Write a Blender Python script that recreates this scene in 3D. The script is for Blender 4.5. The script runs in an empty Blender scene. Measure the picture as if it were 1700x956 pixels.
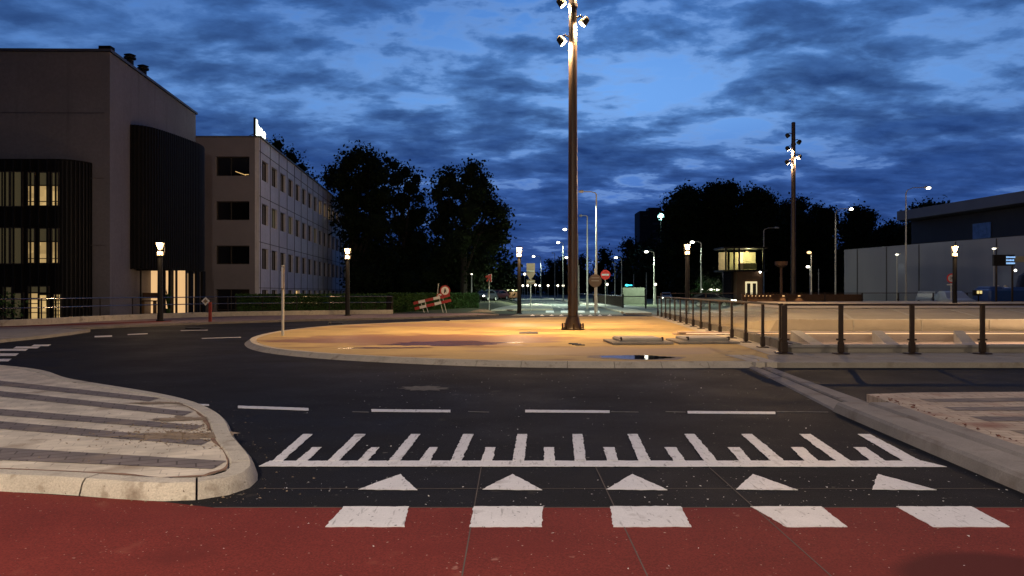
import bpy, math, random
import numpy as np
from mathutils import Vector, Matrix, noise
from mathutils.geometry import tessellate_polygon
R = math.radians
S = bpy.context.scene
COL = S.collection
random.seed(7)

# ------------------------------------------------------------------ camera
F, HZ, CX, EYE = 1250.0, 484.0, 850.0, 1.6          # photograph: focal length in px, horizon row, eye height in m
cam = bpy.data.objects.new('camera', bpy.data.cameras.new('camera'))
COL.objects.link(cam); S.camera = cam
cam.location = (0, 0, EYE); cam.rotation_euler = (R(90), 0, 0)
cam.data.sensor_width = 36; cam.data.lens = 36 * F / 1700
cam.data.shift_y = 6 / 1700
cam.data.clip_end = 3000; cam.data.clip_start = .05

# ------------------------------------------------------------------ world (dusk sky with broken cloud)
W = bpy.data.worlds.new('World'); S.world = W; W.use_nodes = True
nt = W.node_tree; N = nt.nodes; L = nt.links; N.clear()
def wn(t, **k):
    n = N.new(t)
    for a, b in k.items(): setattr(n, a, b)
    return n
def wmath(op, a, b=None, clamp=False):
    n = wn('ShaderNodeMath', operation=op, use_clamp=clamp)
    for i, v in enumerate((a, b)):
        if v is None: continue
        if isinstance(v, (int, float)): n.inputs[i].default_value = v
        else: L.new(v, n.inputs[i])
    return n.outputs[0]
tc = wn('ShaderNodeTexCoord'); sep = wn('ShaderNodeSeparateXYZ'); L.new(tc.outputs['Generated'], sep.inputs[0])
dx, dy, dz = sep.outputs
zz = wmath('ADD', wmath('MAXIMUM', dz, 0.0), 0.17)
cmb = wn('ShaderNodeCombineXYZ'); L.new(wmath('DIVIDE', dx, zz), cmb.inputs[0]); L.new(wmath('DIVIDE', dy, zz), cmb.inputs[1])
def wnoise(scale, detail, rough, off, sx=1, sy=1, dist=0.0):
    mp = wn('ShaderNodeMapping'); mp.inputs['Location'].default_value = (off, off * .37, 0); mp.inputs['Scale'].default_value = (sx, sy, 1)
    L.new(cmb.outputs[0], mp.inputs[0])
    n = wn('ShaderNodeTexNoise'); n.inputs['Scale'].default_value = scale; n.inputs['Detail'].default_value = detail
    n.inputs['Roughness'].default_value = rough; n.inputs['Distortion'].default_value = dist
    L.new(mp.outputs[0], n.inputs['Vector']); return n.outputs[0]
def ramp(v, stops, interp='EASE'):
    r = wn('ShaderNodeValToRGB'); r.color_ramp.interpolation = interp
    e = r.color_ramp.elements
    while len(e) < len(stops): e.new(.5)
    for k, (p, c) in enumerate(stops): e[k].position = p; e[k].color = (*c, 1) if len(c) == 3 else c
    L.new(v, r.inputs[0]); return r.outputs[0]
def wmix(f, a, b, bt='MIX'):
    n = wn('ShaderNodeMix', data_type='RGBA', blend_type=bt)
    if isinstance(f, (int, float)): n.inputs[0].default_value = f
    else: L.new(f, n.inputs[0])
    for i, v in ((6, a), (7, b)):
        if isinstance(v, tuple): n.inputs[i].default_value = (*v, 1)
        else: L.new(v, n.inputs[i])
    return n.outputs[2]
sky = wn('ShaderNodeTexSky', sky_type='NISHITA'); sky.sun_disc = False
sky.sun_elevation = R(-3.5); sky.sun_rotation = R(8); sky.air_density = 1.3; sky.ozone_density = 3
# light glow of the clear gaps is strongest a little right of the middle
az = wmath('ABSOLUTE', wmath('SUBTRACT', dx, 0.14))
glow = wmath('SUBTRACT', 1.0, wmath('MULTIPLY', az, 1.35), True)
clear_lo = ramp(dz, [(0, (.030, .080, .31)), (.12, (.060, .16, .50)), (.24, (.140, .345, .80)), (.40, (.068, .215, .62)), (.6, (.05, .15, .45)), (1, (.02, .05, .16))])
clear = wmix(glow, wmix(1.0, clear_lo, (.62, .62, .66), 'MULTIPLY'), wmix(1.0, clear_lo, (1.15, 1.12, 1.08), 'MULTIPLY'))
clear = wmix(.12, clear, sky.outputs[0], 'ADD')
tex_c = ramp(wnoise(7.0, 8, .6, 15.5, .9, 1.3, .3), [(.35, (.80, .80, .83)), (.68, (1.40, 1.36, 1.28))])
cloud = ramp(dz, [(0, (.015, .045, .185)), (.12, (.016, .050, .195)), (.28, (.022, .065, .21)), (.5, (.020, .048, .16)), (1, (.008, .018, .06))])
cloud = wmix(1.0, cloud, tex_c, 'MULTIPLY')
n1 = wnoise(1.7, 9, .56, 7.7, 1.0, 1.2, .3)
n2 = wnoise(5.0, 8, .57, 2.9, .85, 1.15, .2)
n3 = wnoise(0.22, 3, .5, 21.7)
n4 = wnoise(11.0, 5, .55, 4.4, .85, 1.1, .1)
f = wmath('ADD', wmath('ADD', wmath('MULTIPLY', n1, .52), wmath('MULTIPLY', n2, .44)), wmath('ADD', wmath('MULTIPLY', n3, .14), wmath('MULTIPLY', n4, .10)))
lowcov = wmath('MULTIPLY', wmath('SUBTRACT', .30, dz, True), .17)
f = wmath('ADD', f, lowcov)
# the cloud is thinnest round one place, a little right of the middle
ddx = wmath('MULTIPLY', wmath('SUBTRACT', dx, .12), 2.6); ddz = wmath('MULTIPLY', wmath('SUBTRACT', dz, .25), 6.5)
gap = wmath('SUBTRACT', 1.0, wmath('ADD', wmath('MULTIPLY', ddx, ddx), wmath('MULTIPLY', ddz, ddz)), True)
f = wmath('SUBTRACT', f, wmath('MULTIPLY', gap, .040))
f = wmath('ADD', f, .008)
m = ramp(f, [(.515, (0, 0, 0)), (.575, (.40, .40, .40)), (.64, (.80, .80, .80)), (.73, (1, 1, 1))], 'LINEAR')
skyc = wmix(m, clear, cloud)
# the rim of thin cloud catches the last light
rim = ramp(f, [(.50, (0, 0, 0)), (.548, (.55, .55, .55)), (.59, (0, 0, 0))], 'EASE')
skyc = wmix(wmath('MULTIPLY', rim, wmath('MULTIPLY', glow, .5)), skyc, (.30, .50, .90))
# the sky away from the afterglow (behind the viewer) is already much darker
back = ramp(wmath('ADD', wmath('MULTIPLY', dy, .5), .5), [(.15, (.10, .10, .10)), (.75, (1, 1, 1))])
skyc = wmix(1.0, skyc, back, 'MULTIPLY')
bg = wn('ShaderNodeBackground'); L.new(skyc, bg.inputs[0]); bg.inputs[1].default_value = 1.0
out = wn('ShaderNodeOutputWorld'); L.new(bg.outputs[0], out.inputs[0])

# ------------------------------------------------------------------ sun (already down: only the last afterglow) and exposure
sl = bpy.data.lights.new('sun', 'SUN'); sl.energy = .02; sl.angle = R(25); sl.color = (1, .9, .8)
so = bpy.data.objects.new('sun', sl); COL.objects.link(so); so.rotation_euler = (R(-84), 0, R(-8))
S.view_settings.view_transform = 'Standard'; S.view_settings.look = 'None'
S.view_settings.exposure = 0; S.view_settings.gamma = 1
S.render.engine = 'CYCLES'
cy = S.cycles; cy.use_denoising = True
try: cy.denoiser = 'OPENIMAGEDENOISE'
except Exception: pass
cy.max_bounces = 5; cy.diffuse_bounces = 2; cy.glossy_bounces = 3; cy.transparent_max_bounces = 24; cy.transmission_bounces = 3
cy.sample_clamp_indirect = 4; cy.caustics_reflective = False; cy.caustics_refractive = False
WARM = (1, .66, .34)
AMBER = (1, .60, .235)

# ------------------------------------------------------------------ helpers
def at(px, py, z=0.0):
    Y = F * (EYE - z) / (py - HZ); return Vector(((px - CX) / F * Y, Y, z))
def ax(px, Y): return (px - CX) / F * Y
def zt(py, Y): return EYE - (py - HZ) / F * Y

class MB:
    def __init__(s): s.v = []; s.f = []
    def add(s, vs, fs):
        n = len(s.v); s.v += [tuple(v) for v in vs]; s.f += [tuple(i + n for i in q) for q in fs]; return s
    def box(s, c, d, M=None):
        x, y, z = (k / 2 for k in d)
        vs = [Vector((i * x, j * y, k * z)) for k in (-1, 1) for j in (-1, 1) for i in (-1, 1)]
        if M is not None: vs = [M @ v for v in vs]
        c = Vector(c)
        return s.add([v + c for v in vs], [(0, 2, 3, 1), (4, 5, 7, 6), (0, 1, 5, 4), (2, 6, 7, 3), (0, 4, 6, 2), (1, 3, 7, 5)])
    def bbox(s, c, d, b=.02, M=None):                       # box with bevelled vertical and top edges
        x, y, z = (k / 2 for k in d); b = min(b, x * .9, y * .9, z * .9)
        rings = []
        for (zz, ins) in ((-z, 0), (z - b, 0), (z, b)):
            X, Y = x - ins, y - ins
            rings.append([(-X + b, -Y), (X - b, -Y), (X, -Y + b), (X, Y - b), (X - b, Y), (-X + b, Y), (-X, Y - b), (-X, -Y + b)])
        vs = []
        for (zz, r) in zip((-z, z - b, z), rings): vs += [Vector((p[0], p[1], zz)) for p in r]
        if M is not None: vs = [M @ v for v in vs]
        c = Vector(c); fs = [tuple(range(7, -1, -1)), tuple(range(16, 24))]
        for k in (0, 8):
            for i in range(8): j = (i + 1) % 8; fs.append((k + i, k + j, k + 8 + j, k + 8 + i))
        return s.add([v + c for v in vs], fs)
    def tube(s, pts, rad, n=10, cap=True):
        pts = [Vector(p) for p in pts]
        if not isinstance(rad, (list, tuple)): rad = [rad] * len(pts)
        vs = []; fs = []
        for i, p in enumerate(pts):
            t = (pts[min(i + 1, len(pts) - 1)] - pts[max(i - 1, 0)])
            if t.length < 1e-9: t = Vector((0, 0, 1))
            t.normalize()
            a = Vector((1, 0, 0)) if abs(t.x) < .9 else Vector((0, 1, 0))
            u = t.cross(a).normalized(); w = t.cross(u)
            for k in range(n):
                q = 2 * math.pi * k / n; vs.append(p + (u * math.cos(q) + w * math.sin(q)) * rad[i])
        for i in range(len(pts) - 1):
            for k in range(n):
                j = (k + 1) % n; fs.append((i * n + k, i * n + j, (i + 1) * n + j, (i + 1) * n + k))
        if cap: fs.append(tuple(range(n - 1, -1, -1))); fs.append(tuple((len(pts) - 1) * n + k for k in range(n)))
        return s.add(vs, fs)
    def prism(s, poly, z0, z1, holes=(), bottom=False):
        """vertical prism with top at z1 (polygon may be concave and have holes)"""
        loops = [list(poly)] + [list(h) for h in holes]
        tris = tessellate_polygon([[Vector((p[0], p[1], 0)) for p in lp] for lp in loops])
        flat = [p for lp in loops for p in lp]
        vs = [(p[0], p[1], z1) for p in flat]; fs = []
        for t in tris:
            a, b, c = (Vector(flat[i][:2]) for i in t)
            ar = (b - a).x * (c - a).y - (b - a).y * (c - a).x
            if abs(ar) < 1e-9: continue
            fs.append(tuple(t) if ar > 0 else tuple(reversed(t)))
        n = len(flat)
        if z0 is not None and z0 < z1:
            vs += [(p[0], p[1], z0) for p in flat]; k = 0
            for lp in loops:
                m = len(lp)
                for i in range(m): j = (i + 1) % m; fs.append((k + i, n + k + i, n + k + j, k + j))
                k += m
            if bottom: fs += [tuple(i + n for i in reversed(q)) for q in fs if len(q) == 3]
        return s.add(vs, fs)
    def plate(s, poly, y0, y1):
        """polygon in XZ extruded along Y"""
        tris = tessellate_polygon([[Vector((p[0], p[1], 0)) for p in poly]])
        n = len(poly); vs = [(p[0], y0, p[1]) for p in poly] + [(p[0], y1, p[1]) for p in poly]
        fs = [tuple(t) for t in tris] + [tuple(i + n for i in reversed(t)) for t in tris]
        for i in range(n): j = (i + 1) % n; fs.append((i, j, n + j, n + i))
        return s.add(vs, fs)
    def sphere(s, c, r, n=12, m=8, sz=1.0):
        vs = []; fs = []
        for i in range(m + 1):
            a = math.pi * i / m
            for k in range(n):
                q = 2 * math.pi * k / n
                vs.append((c[0] + r * math.sin(a) * math.cos(q), c[1] + r * math.sin(a) * math.sin(q), c[2] + r * sz * math.cos(a)))
        for i in range(m):
            for k in range(n):
                j = (k + 1) % n; fs.append((i * n + k, (i + 1) * n + k, (i + 1) * n + j, i * n + j))
        return s.add(vs, fs)
    def mesh(s, name, m, smooth=False):
        me = bpy.data.meshes.new(name); me.from_pydata(s.v, [], s.f); me.update()
        if m: me.materials.append(m)
        if smooth:
            for p in me.polygons: p.use_smooth = True
            try: me.set_sharp_from_angle(angle=R(40))
            except Exception: pass
        return me

def tag(o, label=None, cat=None, group=None, kind=None):
    if label: o['label'] = label
    if cat: o['category'] = cat
    if group: o['group'] = group
    if kind: o['kind'] = kind
    return o
def thing(name, label, cat, loc=(0, 0, 0), rz=0, group=None):
    o = bpy.data.objects.new(name, None); COL.objects.link(o); o.location = loc; o.rotation_euler = (0, 0, rz)
    o.empty_display_size = .2
    return tag(o, label, cat, group)
def part(name, mb, m, parent=None, world=False, smooth=False, label=None):
    """one mesh object; with world=True the mesh was written in world metres and is moved into the parent's frame"""
    if world and parent is not None:
        off = Vector((0, 0, 0)); p = parent
        while p is not None: off += p.location; p = p.parent
        mb.v = [(a - off.x, b - off.y, c - off.z) for a, b, c in mb.v]
    o = bpy.data.objects.new(name, mb.mesh(name, m, smooth)); COL.objects.link(o); o.parent = parent
    if label: o['label'] = label
    return o
def struct(name, mb, m, label=None, smooth=False):
    o = part(name, mb, m, smooth=smooth); tag(o, label, None, None, 'structure'); return o
def solo(name, mb, m, label, cat, group=None, smooth=False, loc=None, kind=None):
    if loc is not None: mb.v = [(a - loc[0], b - loc[1], c - loc[2]) for a, b, c in mb.v]
    o = part(name, mb, m, smooth=smooth)
    if loc is not None: o.location = loc
    return tag(o, label, cat, group, kind)
def dup(root, loc, rz=None, label=None, group=None):
    def cp(o, par):
        c = o.copy(); COL.objects.link(c); c.parent = par
        for ch in list(o.children): cp(ch, c)
        return c
    r = cp(root, None); r.location = loc
    if rz is not None: r.rotation_euler = (0, 0, rz)
    if label: r['label'] = label
    if group: r['group'] = group
    return r
def lamp(kind, loc, power, col, parent=None, aim=None, size=.1, angle=120, blend=.6, sy=None):
    l = bpy.data.lights.new('light', kind); l.energy = power; l.color = col
    if kind == 'SPOT': l.spot_size = R(angle); l.spot_blend = blend; l.shadow_soft_size = size
    elif kind == 'POINT': l.shadow_soft_size = size
    elif kind == 'AREA':
        l.size = size
        if sy: l.shape = 'RECTANGLE'; l.size_y = sy
    o = bpy.data.objects.new('light', l); COL.objects.link(o); o.parent = parent; o.location = loc
    if aim is not None: o.rotation_euler = (Vector(aim) - Vector(loc)).to_track_quat('-Z', 'Y').to_euler()
    return o

# ------------------------------------------------------------------ materials
def mat(name, col, rough=.75, var=.18, scale=2.0, bump=0, bscale=40, metal=0, spec=.5, col2=None, emit=None, estr=0, rvar=0, stretch=None, fine=0, fscale=60, bdist=.02):
    m = bpy.data.materials.new(name); m.use_nodes = True; nt = m.node_tree; n = nt.nodes; l = nt.links
    b = n['Principled BSDF']; b.inputs['Roughness'].default_value = rough; b.inputs['Metallic'].default_value = metal
    b.inputs['Specular IOR Level'].default_value = spec
    if emit:
        b.inputs['Base Color'].default_value = (*col, 1)
        b.inputs['Emission Color'].default_value = (*emit, 1); b.inputs['Emission Strength'].default_value = estr
        m.diffuse_color = (*col, 1); return m
    t = n.new('ShaderNodeTexCoord'); v = t.outputs['Object']
    if stretch:
        mp = n.new('ShaderNodeMapping'); mp.inputs['Scale'].default_value = stretch; l.new(v, mp.inputs[0]); v = mp.outputs[0]
    no = n.new('ShaderNodeTexNoise'); no.inputs['Scale'].default_value = scale; no.inputs['Detail'].default_value = 8; no.inputs['Roughness'].default_value = .65
    l.new(v, no.inputs['Vector'])
    c = n.new('ShaderNodeValToRGB'); c.color_ramp.elements[0].position = .3; c.color_ramp.elements[1].position = .7
    a2 = col2 if col2 else tuple(min(1, k * (1 + var)) for k in col); a1 = col if col2 else tuple(k * (1 - var) for k in col)
    c.color_ramp.elements[0].color = (*a1, 1); c.color_ramp.elements[1].color = (*a2, 1); l.new(no.outputs[0], c.inputs[0])
    res = c.outputs[0]
    if fine:
        nf = n.new('ShaderNodeTexNoise'); nf.inputs['Scale'].default_value = fscale; nf.inputs['Detail'].default_value = 3; l.new(t.outputs['Object'], nf.inputs['Vector'])
        mr = n.new('ShaderNodeMapRange'); mr.inputs[1].default_value = .3; mr.inputs[2].default_value = .7; mr.inputs[3].default_value = 1 - fine; mr.inputs[4].default_value = 1 + fine
        l.new(nf.outputs[0], mr.inputs[0])
        mx = n.new('ShaderNodeVectorMath'); mx.operation = 'SCALE'; l.new(res, mx.inputs[0]); l.new(mr.outputs[0], mx.inputs['Scale']); res = mx.outputs[0]
    l.new(res, b.inputs['Base Color'])
    if rvar:
        mr = n.new('ShaderNodeMapRange'); mr.inputs[1].default_value = .35; mr.inputs[2].default_value = .65; mr.inputs[3].default_value = rough - rvar; mr.inputs[4].default_value = rough + rvar
        l.new(no.outputs[0], mr.inputs[0]); l.new(mr.outputs[0], b.inputs['Roughness'])
    if bump:
        nb = n.new('ShaderNodeTexNoise'); nb.inputs['Scale'].default_value = bscale; nb.inputs['Detail'].default_value = 4; l.new(t.outputs['Object'], nb.inputs['Vector'])
        bp = n.new('ShaderNodeBump'); bp.inputs['Strength'].default_value = bump; bp.inputs['Distance'].default_value = bdist
        l.new(nb.outputs[0], bp.inputs['Height']); l.new(bp.outputs[0], b.inputs['Normal'])
    m.diffuse_color = (*col, 1)
    return m
def nodes(m): return m.node_tree.nodes, m.node_tree.links, m.node_tree.nodes['Principled BSDF']
def overlay(m, scale, lo, hi, col, detail=3, coord='Object', stretch=None, kind='noise', loc=(0, 0, 0)):
    """marks with a shape of their own (specks, dirt) mixed over a material's colour"""
    n, l, b = nodes(m)
    src = b.inputs['Base Color'].links[0].from_socket
    t = n.new('ShaderNodeTexCoord'); mp = n.new('ShaderNodeMapping'); mp.inputs['Location'].default_value = loc
    if stretch: mp.inputs['Scale'].default_value = stretch
    l.new(t.outputs[coord], mp.inputs[0])
    no = n.new('ShaderNodeTexNoise'); no.inputs['Scale'].default_value = scale; no.inputs['Detail'].default_value = detail; l.new(mp.outputs[0], no.inputs['Vector'])
    mr = n.new('ShaderNodeMapRange'); mr.inputs[1].default_value = lo; mr.inputs[2].default_value = hi; l.new(no.outputs[0], mr.inputs[0])
    mx = n.new('ShaderNodeMix'); mx.data_type = 'RGBA'; l.new(mr.outputs[0], mx.inputs[0]); l.new(src, mx.inputs[6]); mx.inputs[7].default_value = (*col, 1)
    l.new(mx.outputs[2], b.inputs['Base Color'])
    return m
def brickmat(name, c1, c2, mortar, w=.22, h=.11, rot=0, gap=.012, rough=.8):
    m = mat(name, c1, rough, bump=.3, bscale=60)
    n, l, b = nodes(m)
    t = n.new('ShaderNodeTexCoord'); mp = n.new('ShaderNodeMapping'); mp.inputs['Rotation'].default_value = (0, 0, rot); l.new(t.outputs['Object'], mp.inputs[0])
    br = n.new('ShaderNodeTexBrick'); br.inputs['Scale'].default_value = 1; br.inputs['Brick Width'].default_value = w; br.inputs['Row Height'].default_value = h
    br.inputs['Mortar Size'].default_value = gap; br.inputs['Color1'].default_value = (*c1, 1); br.inputs['Color2'].default_value = (*c2, 1); br.inputs['Mortar'].default_value = (*mortar, 1)
    br.inputs['Bias'].default_value = -.2
    l.new(mp.outputs[0], br.inputs['Vector'])
    no = n.new('ShaderNodeTexNoise'); no.inputs['Scale'].default_value = 3; no.inputs['Detail'].default_value = 9; l.new(t.outputs['Object'], no.inputs['Vector'])
    mr = n.new('ShaderNodeMapRange'); mr.inputs[1].default_value = .3; mr.inputs[2].default_value = .7; mr.inputs[3].default_value = .72; mr.inputs[4].default_value = 1.15; l.new(no.outputs[0], mr.inputs[0])
    mx = n.new('ShaderNodeVectorMath'); mx.operation = 'SCALE'; l.new(br.outputs[0], mx.inputs[0]); l.new(mr.outputs[0], mx.inputs['Scale'])
    l.new(mx.outputs[0], b.inputs['Base Color'])
    return m
A = {}
A['asphalt'] = mat('asphalt', (.0125, .0120, .0125), .75, .25, .5, .55, 260, rvar=.1, fine=.65, fscale=75, bdist=.006, spec=.12)
overlay(A['asphalt'], 9, .72, .75, (.13, .12, .10), 2); overlay(A['asphalt'], .7, .60, .78, (.024, .021, .018), 9); overlay(A['asphalt'], 1.1, .58, .70, (.0075, .007, .0075), 5, stretch=(.4, 1.6, 1)); overlay(A['asphalt'], 2.6, .66, .74, (.045, .040, .033), 11)
overlay(A['asphalt'], 38, .745, .76, (.22, .21, .19), 1)
A['asphalt_old'] = mat('asphalt_old', (.12, .125, .115), .85, .25, .4, .4, 200, fine=.3, fscale=180, bdist=.006)
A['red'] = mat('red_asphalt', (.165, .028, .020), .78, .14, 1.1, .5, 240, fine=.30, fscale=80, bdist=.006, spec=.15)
overlay(A['red'], .8, .60, .74, (.115, .020, .015), 7); overlay(A['red'], 7, .69, .74, (.30, .13, .10), 7); overlay(A['red'], .5, .52, .68, (.15, .024, .018), 9, stretch=(1, 2, 1)); overlay(A['red'], 2.2, .64, .76, (.24, .075, .05), 11); overlay(A['red'], 36, .745, .76, (.4, .3, .25), 1)
A['paint'] = mat('road_paint', (.70, .68, .66), .55, .07, 3, .25, 160, fine=.08, fscale=90, bdist=.004)
overlay(A['paint'], 5, .60, .74, (.42, .39, .36), 9); overlay(A['paint'], 26, .66, .70, (.10, .095, .09), 6); overlay(A['paint'], 9, .60, .72, (.36, .34, .32), 6, stretch=(3.5, .5, 1))
A['paint_old'] = mat('worn_paint', (.60, .59, .56), .6, .1, 5)
A['concrete'] = mat('concrete', (.30, .275, .235), .85, .18, 1.6, .35, 70, fine=.1, fscale=50)
overlay(A['concrete'], 2.2, .58, .75, (.17, .14, .11), 9)
A['kerb'] = mat('kerb_concrete', (.50, .45, .36), .85, .16, 2.5, .5, 60, fine=.16, fscale=70)
overlay(A['kerb'], 9, .60, .72, (.33, .28, .21), 9); overlay(A['kerb'], 30, .70, .73, (.12, .09, .06), 3)
overlay(A['kerb'], 3, .60, .75, (.22, .17, .12), 9)
A['kerb_dark'] = mat('kerb_concrete_grey', (.23, .205, .18), .85, .2, 1.8, .3, 90, fine=.12, fscale=70)
overlay(A['kerb_dark'], 2.2, .55, .75, (.13, .095, .07), 9)
A['island'] = mat('sandy_concrete', (.42, .295, .10), .8, .16, .55, .25, 50, rvar=.12, col2=(.60, .44, .19), fine=.08, fscale=30)
overlay(A['island'], .35, .56, .70, (.24, .13, .055), 6, stretch=(1, 2.2, 1))
def wet_or_shadow(m, cx, cy, rx, ry, col, rgh, seed, amp=1.1):
    """soaked patch with ragged soft outline"""
    n, l, b = nodes(m); src = b.inputs['Base Color'].links[0].from_socket; rs = b.inputs['Roughness'].links[0].from_socket if b.inputs['Roughness'].links else None; r0 = b.inputs['Roughness'].default_value
    t = n.new('ShaderNodeTexCoord'); mp = n.new('ShaderNodeMapping'); mp.vector_type = 'POINT'; mp.inputs['Location'].default_value = (-cx / rx, -cy / ry, 0); mp.inputs['Scale'].default_value = (1 / rx, 1 / ry, 0); l.new(t.outputs['Object'], mp.inputs[0])
    ln = n.new('ShaderNodeVectorMath'); ln.operation = 'LENGTH'; l.new(mp.outputs[0], ln.inputs[0])
    no = n.new('ShaderNodeTexNoise'); no.inputs['Scale'].default_value = 1.1; no.inputs['Detail'].default_value = 7; mp2 = n.new('ShaderNodeMapping'); mp2.inputs['Location'].default_value = (seed, seed, 0); mp2.inputs['Scale'].default_value = (.55, 1.3, 1); l.new(t.outputs['Object'], mp2.inputs[0]); l.new(mp2.outputs[0], no.inputs['Vector'])
    ad = n.new('ShaderNodeMath'); ad.operation = 'MULTIPLY_ADD'; ad.inputs[1].default_value = amp * 2; l.new(no.outputs[0], ad.inputs[0]); l.new(ln.outputs['Value'], ad.inputs[2])
    mr = n.new('ShaderNodeMapRange'); mr.inputs[1].default_value = 1 + amp + .14; mr.inputs[2].default_value = 1 + amp - .14; l.new(ad.outputs[0], mr.inputs[0])
    mx = n.new('ShaderNodeMix'); mx.data_type = 'RGBA'; l.new(mr.outputs[0], mx.inputs[0]); l.new(src, mx.inputs[6]); mx.inputs[7].default_value = (*col, 1); l.new(mx.outputs[2], b.inputs['Base Color'])
    m2_ = n.new('ShaderNodeMix'); m2_.data_type = 'FLOAT'; l.new(mr.outputs[0], m2_.inputs[0]); m2_.inputs[2].default_value = r0; (l.new(rs, m2_.inputs[2]) if rs else None); m2_.inputs[3].default_value = rgh; l.new(m2_.outputs[0], b.inputs['Roughness'])
    return m
wet_or_shadow(A['island'], -2.6, 23.6, 4.6, 2.6, (.26, .12, .025), .5, 3.3)
wet_or_shadow(A['island'], 2.5, 19.0, 3.2, 1.2, (.36, .235, .09), .6, 8.3)
wet_or_shadow(A['island'], -1.0, 33.5, 6.0, 2.0, (.40, .25, .11), .55, 12.1)
wet_or_shadow(A['red'], 2.75, 4.2, .55, .42, (.085, .015, .011), .78, 5.2, .25)  # cast shadow of someone out of view, painted as darker red
A['pave'] = brickmat('pavement_brick', (.30, .21, .185), (.25, .175, .16), (.14, .10, .09), .2, .1)
A['white_brick'] = brickmat('white_paving', (.66, .58, .45), (.60, .52, .40), (.47, .40, .31), .3, .15, R(-20), .005)
overlay(A['white_brick'], 1.3, .59, .73, (.27, .20, .13), 10); overlay(A['white_brick'], 7, .70, .73, (.10, .06, .04), 3)
A['grey_brick'] = brickmat('grey_paving', (.20, .165, .145), (.155, .13, .12), (.08, .06, .05), .3, .15, R(-24), .008)
overlay(A['grey_brick'], 1.2, .57, .73, (.26, .20, .14), 10)
A['rust_brick'] = brickmat('weathered_paving', (.52, .42, .31), (.42, .33, .25), (.22, .15, .10), .3, .15, R(8), .007)
overlay(A['rust_brick'], 1.5, .53, .70, (.22, .10, .06), 8)
A['soil'] = mat('sandy_soil', (.27, .20, .13), .95, .3, 6, .8, 30)
A['red_soil'] = mat('red_grit', (.18, .06, .035), .95, .4, 9, .8, 60)
A['ground'] = mat('grassy_earth', (.030, .034, .018), .95, .4, .3, .6, 8, col2=(.055, .055, .03))
A['grass'] = mat('grass', (.06, .068, .032), .95, .35, 1.2, .9, 20, col2=(.12, .11, .06), bdist=.1)
A['leaf'] = mat('leaf', (.020, .030, .012), .85, .4, .8, spec=.12)
A['leaf_g'] = mat('hedge_leaf', (.035, .080, .018), .7, .4, 2, spec=.25)
A['bark'] = mat('bark', (.05, .038, .028), .9, .3, 6, .6, 30)
A['steel'] = mat('dark_steel', (.028, .020, .015), .42, .15, 4, metal=.35, spec=.5)
A['rail_steel'] = mat('rail_steel', (.040, .024, .015), .5, .2, 5, metal=.3)
A['pole'] = mat('mast_paint', (.030, .017, .010), .42, .15, 3, spec=.5)
A['zinc'] = mat('galvanised_steel', (.55, .55, .50), .5, .10, 5)
A['hand'] = mat('stainless_rail', (.32, .29, .26), .25, .1, 5, metal=1)
A['black'] = mat('black_paint', (.010, .009, .009), .55, .1, 4, spec=.3)
A['wallc'] = mat('precast_concrete', (.185, .172, .190), .9, .10, .35, .3, 14, fine=.08, fscale=6, bdist=.05)
overlay(A['wallc'], .8, .56, .78, (.14, .128, .14), 9, stretch=(3, 3, .22))
A['office'] = mat('office_panels', (.68, .655, .71), .9, .10, .5, .2, 10, fine=.07, fscale=5)
overlay(A['office'], 1.4, .56, .76, (.50, .48, .51), 9, stretch=(4, 4, .25))
A['dark_clad'] = mat('dark_cladding', (.007, .006, .0055), .7, .2, 1, spec=.15)
A['pane'] = mat('dark_glass', (.006, .006, .008), .12, .2, 1, spec=.6)
A['frame'] = mat('window_frame', (.05, .042, .035), .6, .1, 3)
A['brown'] = mat('weathering_steel', (.11, .055, .03), .8, .25, 2)
A['grey_wall'] = mat('grey_panels', (.23, .27, .34), .8, .1, .3, stretch=(1, 1, .2))
A['hall_dark'] = mat('hall_cladding', (.022, .020, .024), .6, .2, .5)
A['fascia'] = mat('roof_fascia', (.13, .15, .20), .7, .1, .4)
A['redp'] = mat('red_paint', (.36, .026, .02), .5, .12, 5)
A['whitep'] = mat('white_paint', (.72, .70, .68), .55, .08, 5)
A['sign_back'] = mat('sign_back', (.26, .19, .13), .6, .12, 4)
A['retro_red'] = mat('sign_red', (.80, .030, .022), .4, .05, 5)
A['rubber'] = mat('rubber', (.012, .012, .012), .8, .1, 6)
A['blue'] = mat('blue_paint', (.02, .07, .26), .4, .1, 3)
A['white_car'] = mat('white_car_paint', (.42, .43, .42), .35, .05, 3)
A['dark_car'] = mat('dark_car_paint', (.03, .032, .036), .35, .05, 3)
A['red_car'] = mat('red_car_paint', (.16, .02, .02), .35, .05, 3)
A['glow_w'] = mat('lantern_glow', (1, .9, .7), emit=(1, .58, .245), estr=2.5)
A['glow_b'] = mat('floodlight_lens', (1, .9, .7), emit=(1, .75, .48), estr=40)
A['glow_c'] = mat('street_lamp_lens', (1, 1, .9), emit=(1, .97, .80), estr=9)
A['glow_far'] = mat('distant_lamp_lens', (1, 1, .9), emit=(1, .90, .68), estr=3.5)
A['glow_star'] = mat('cold_floodlight_lens', (.8, 1, 1), emit=(.42, 1, .96), estr=3.2)
A['sign_glow'] = mat('sign_glow', (1, 1, 1), emit=(.88, 1, .86), estr=3.2)
A['win_warm'] = mat('lit_room', (.5, .4, .2), emit=(1, .62, .23), estr=.75)
A['win_warm2'] = mat('lit_room_bright', (.5, .4, .2), emit=(1, .60, .27), estr=.80)
A['win_dim'] = mat('dim_room', (.1, .08, .05), emit=(.75, .62, .30), estr=.05)
A['win_office'] = mat('dim_office', (.1, .08, .05), emit=(1, .66, .32), estr=.10)
A['headlight'] = mat('headlight_glow', (1, 1, 1), emit=(1, .95, .82), estr=18)
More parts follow.
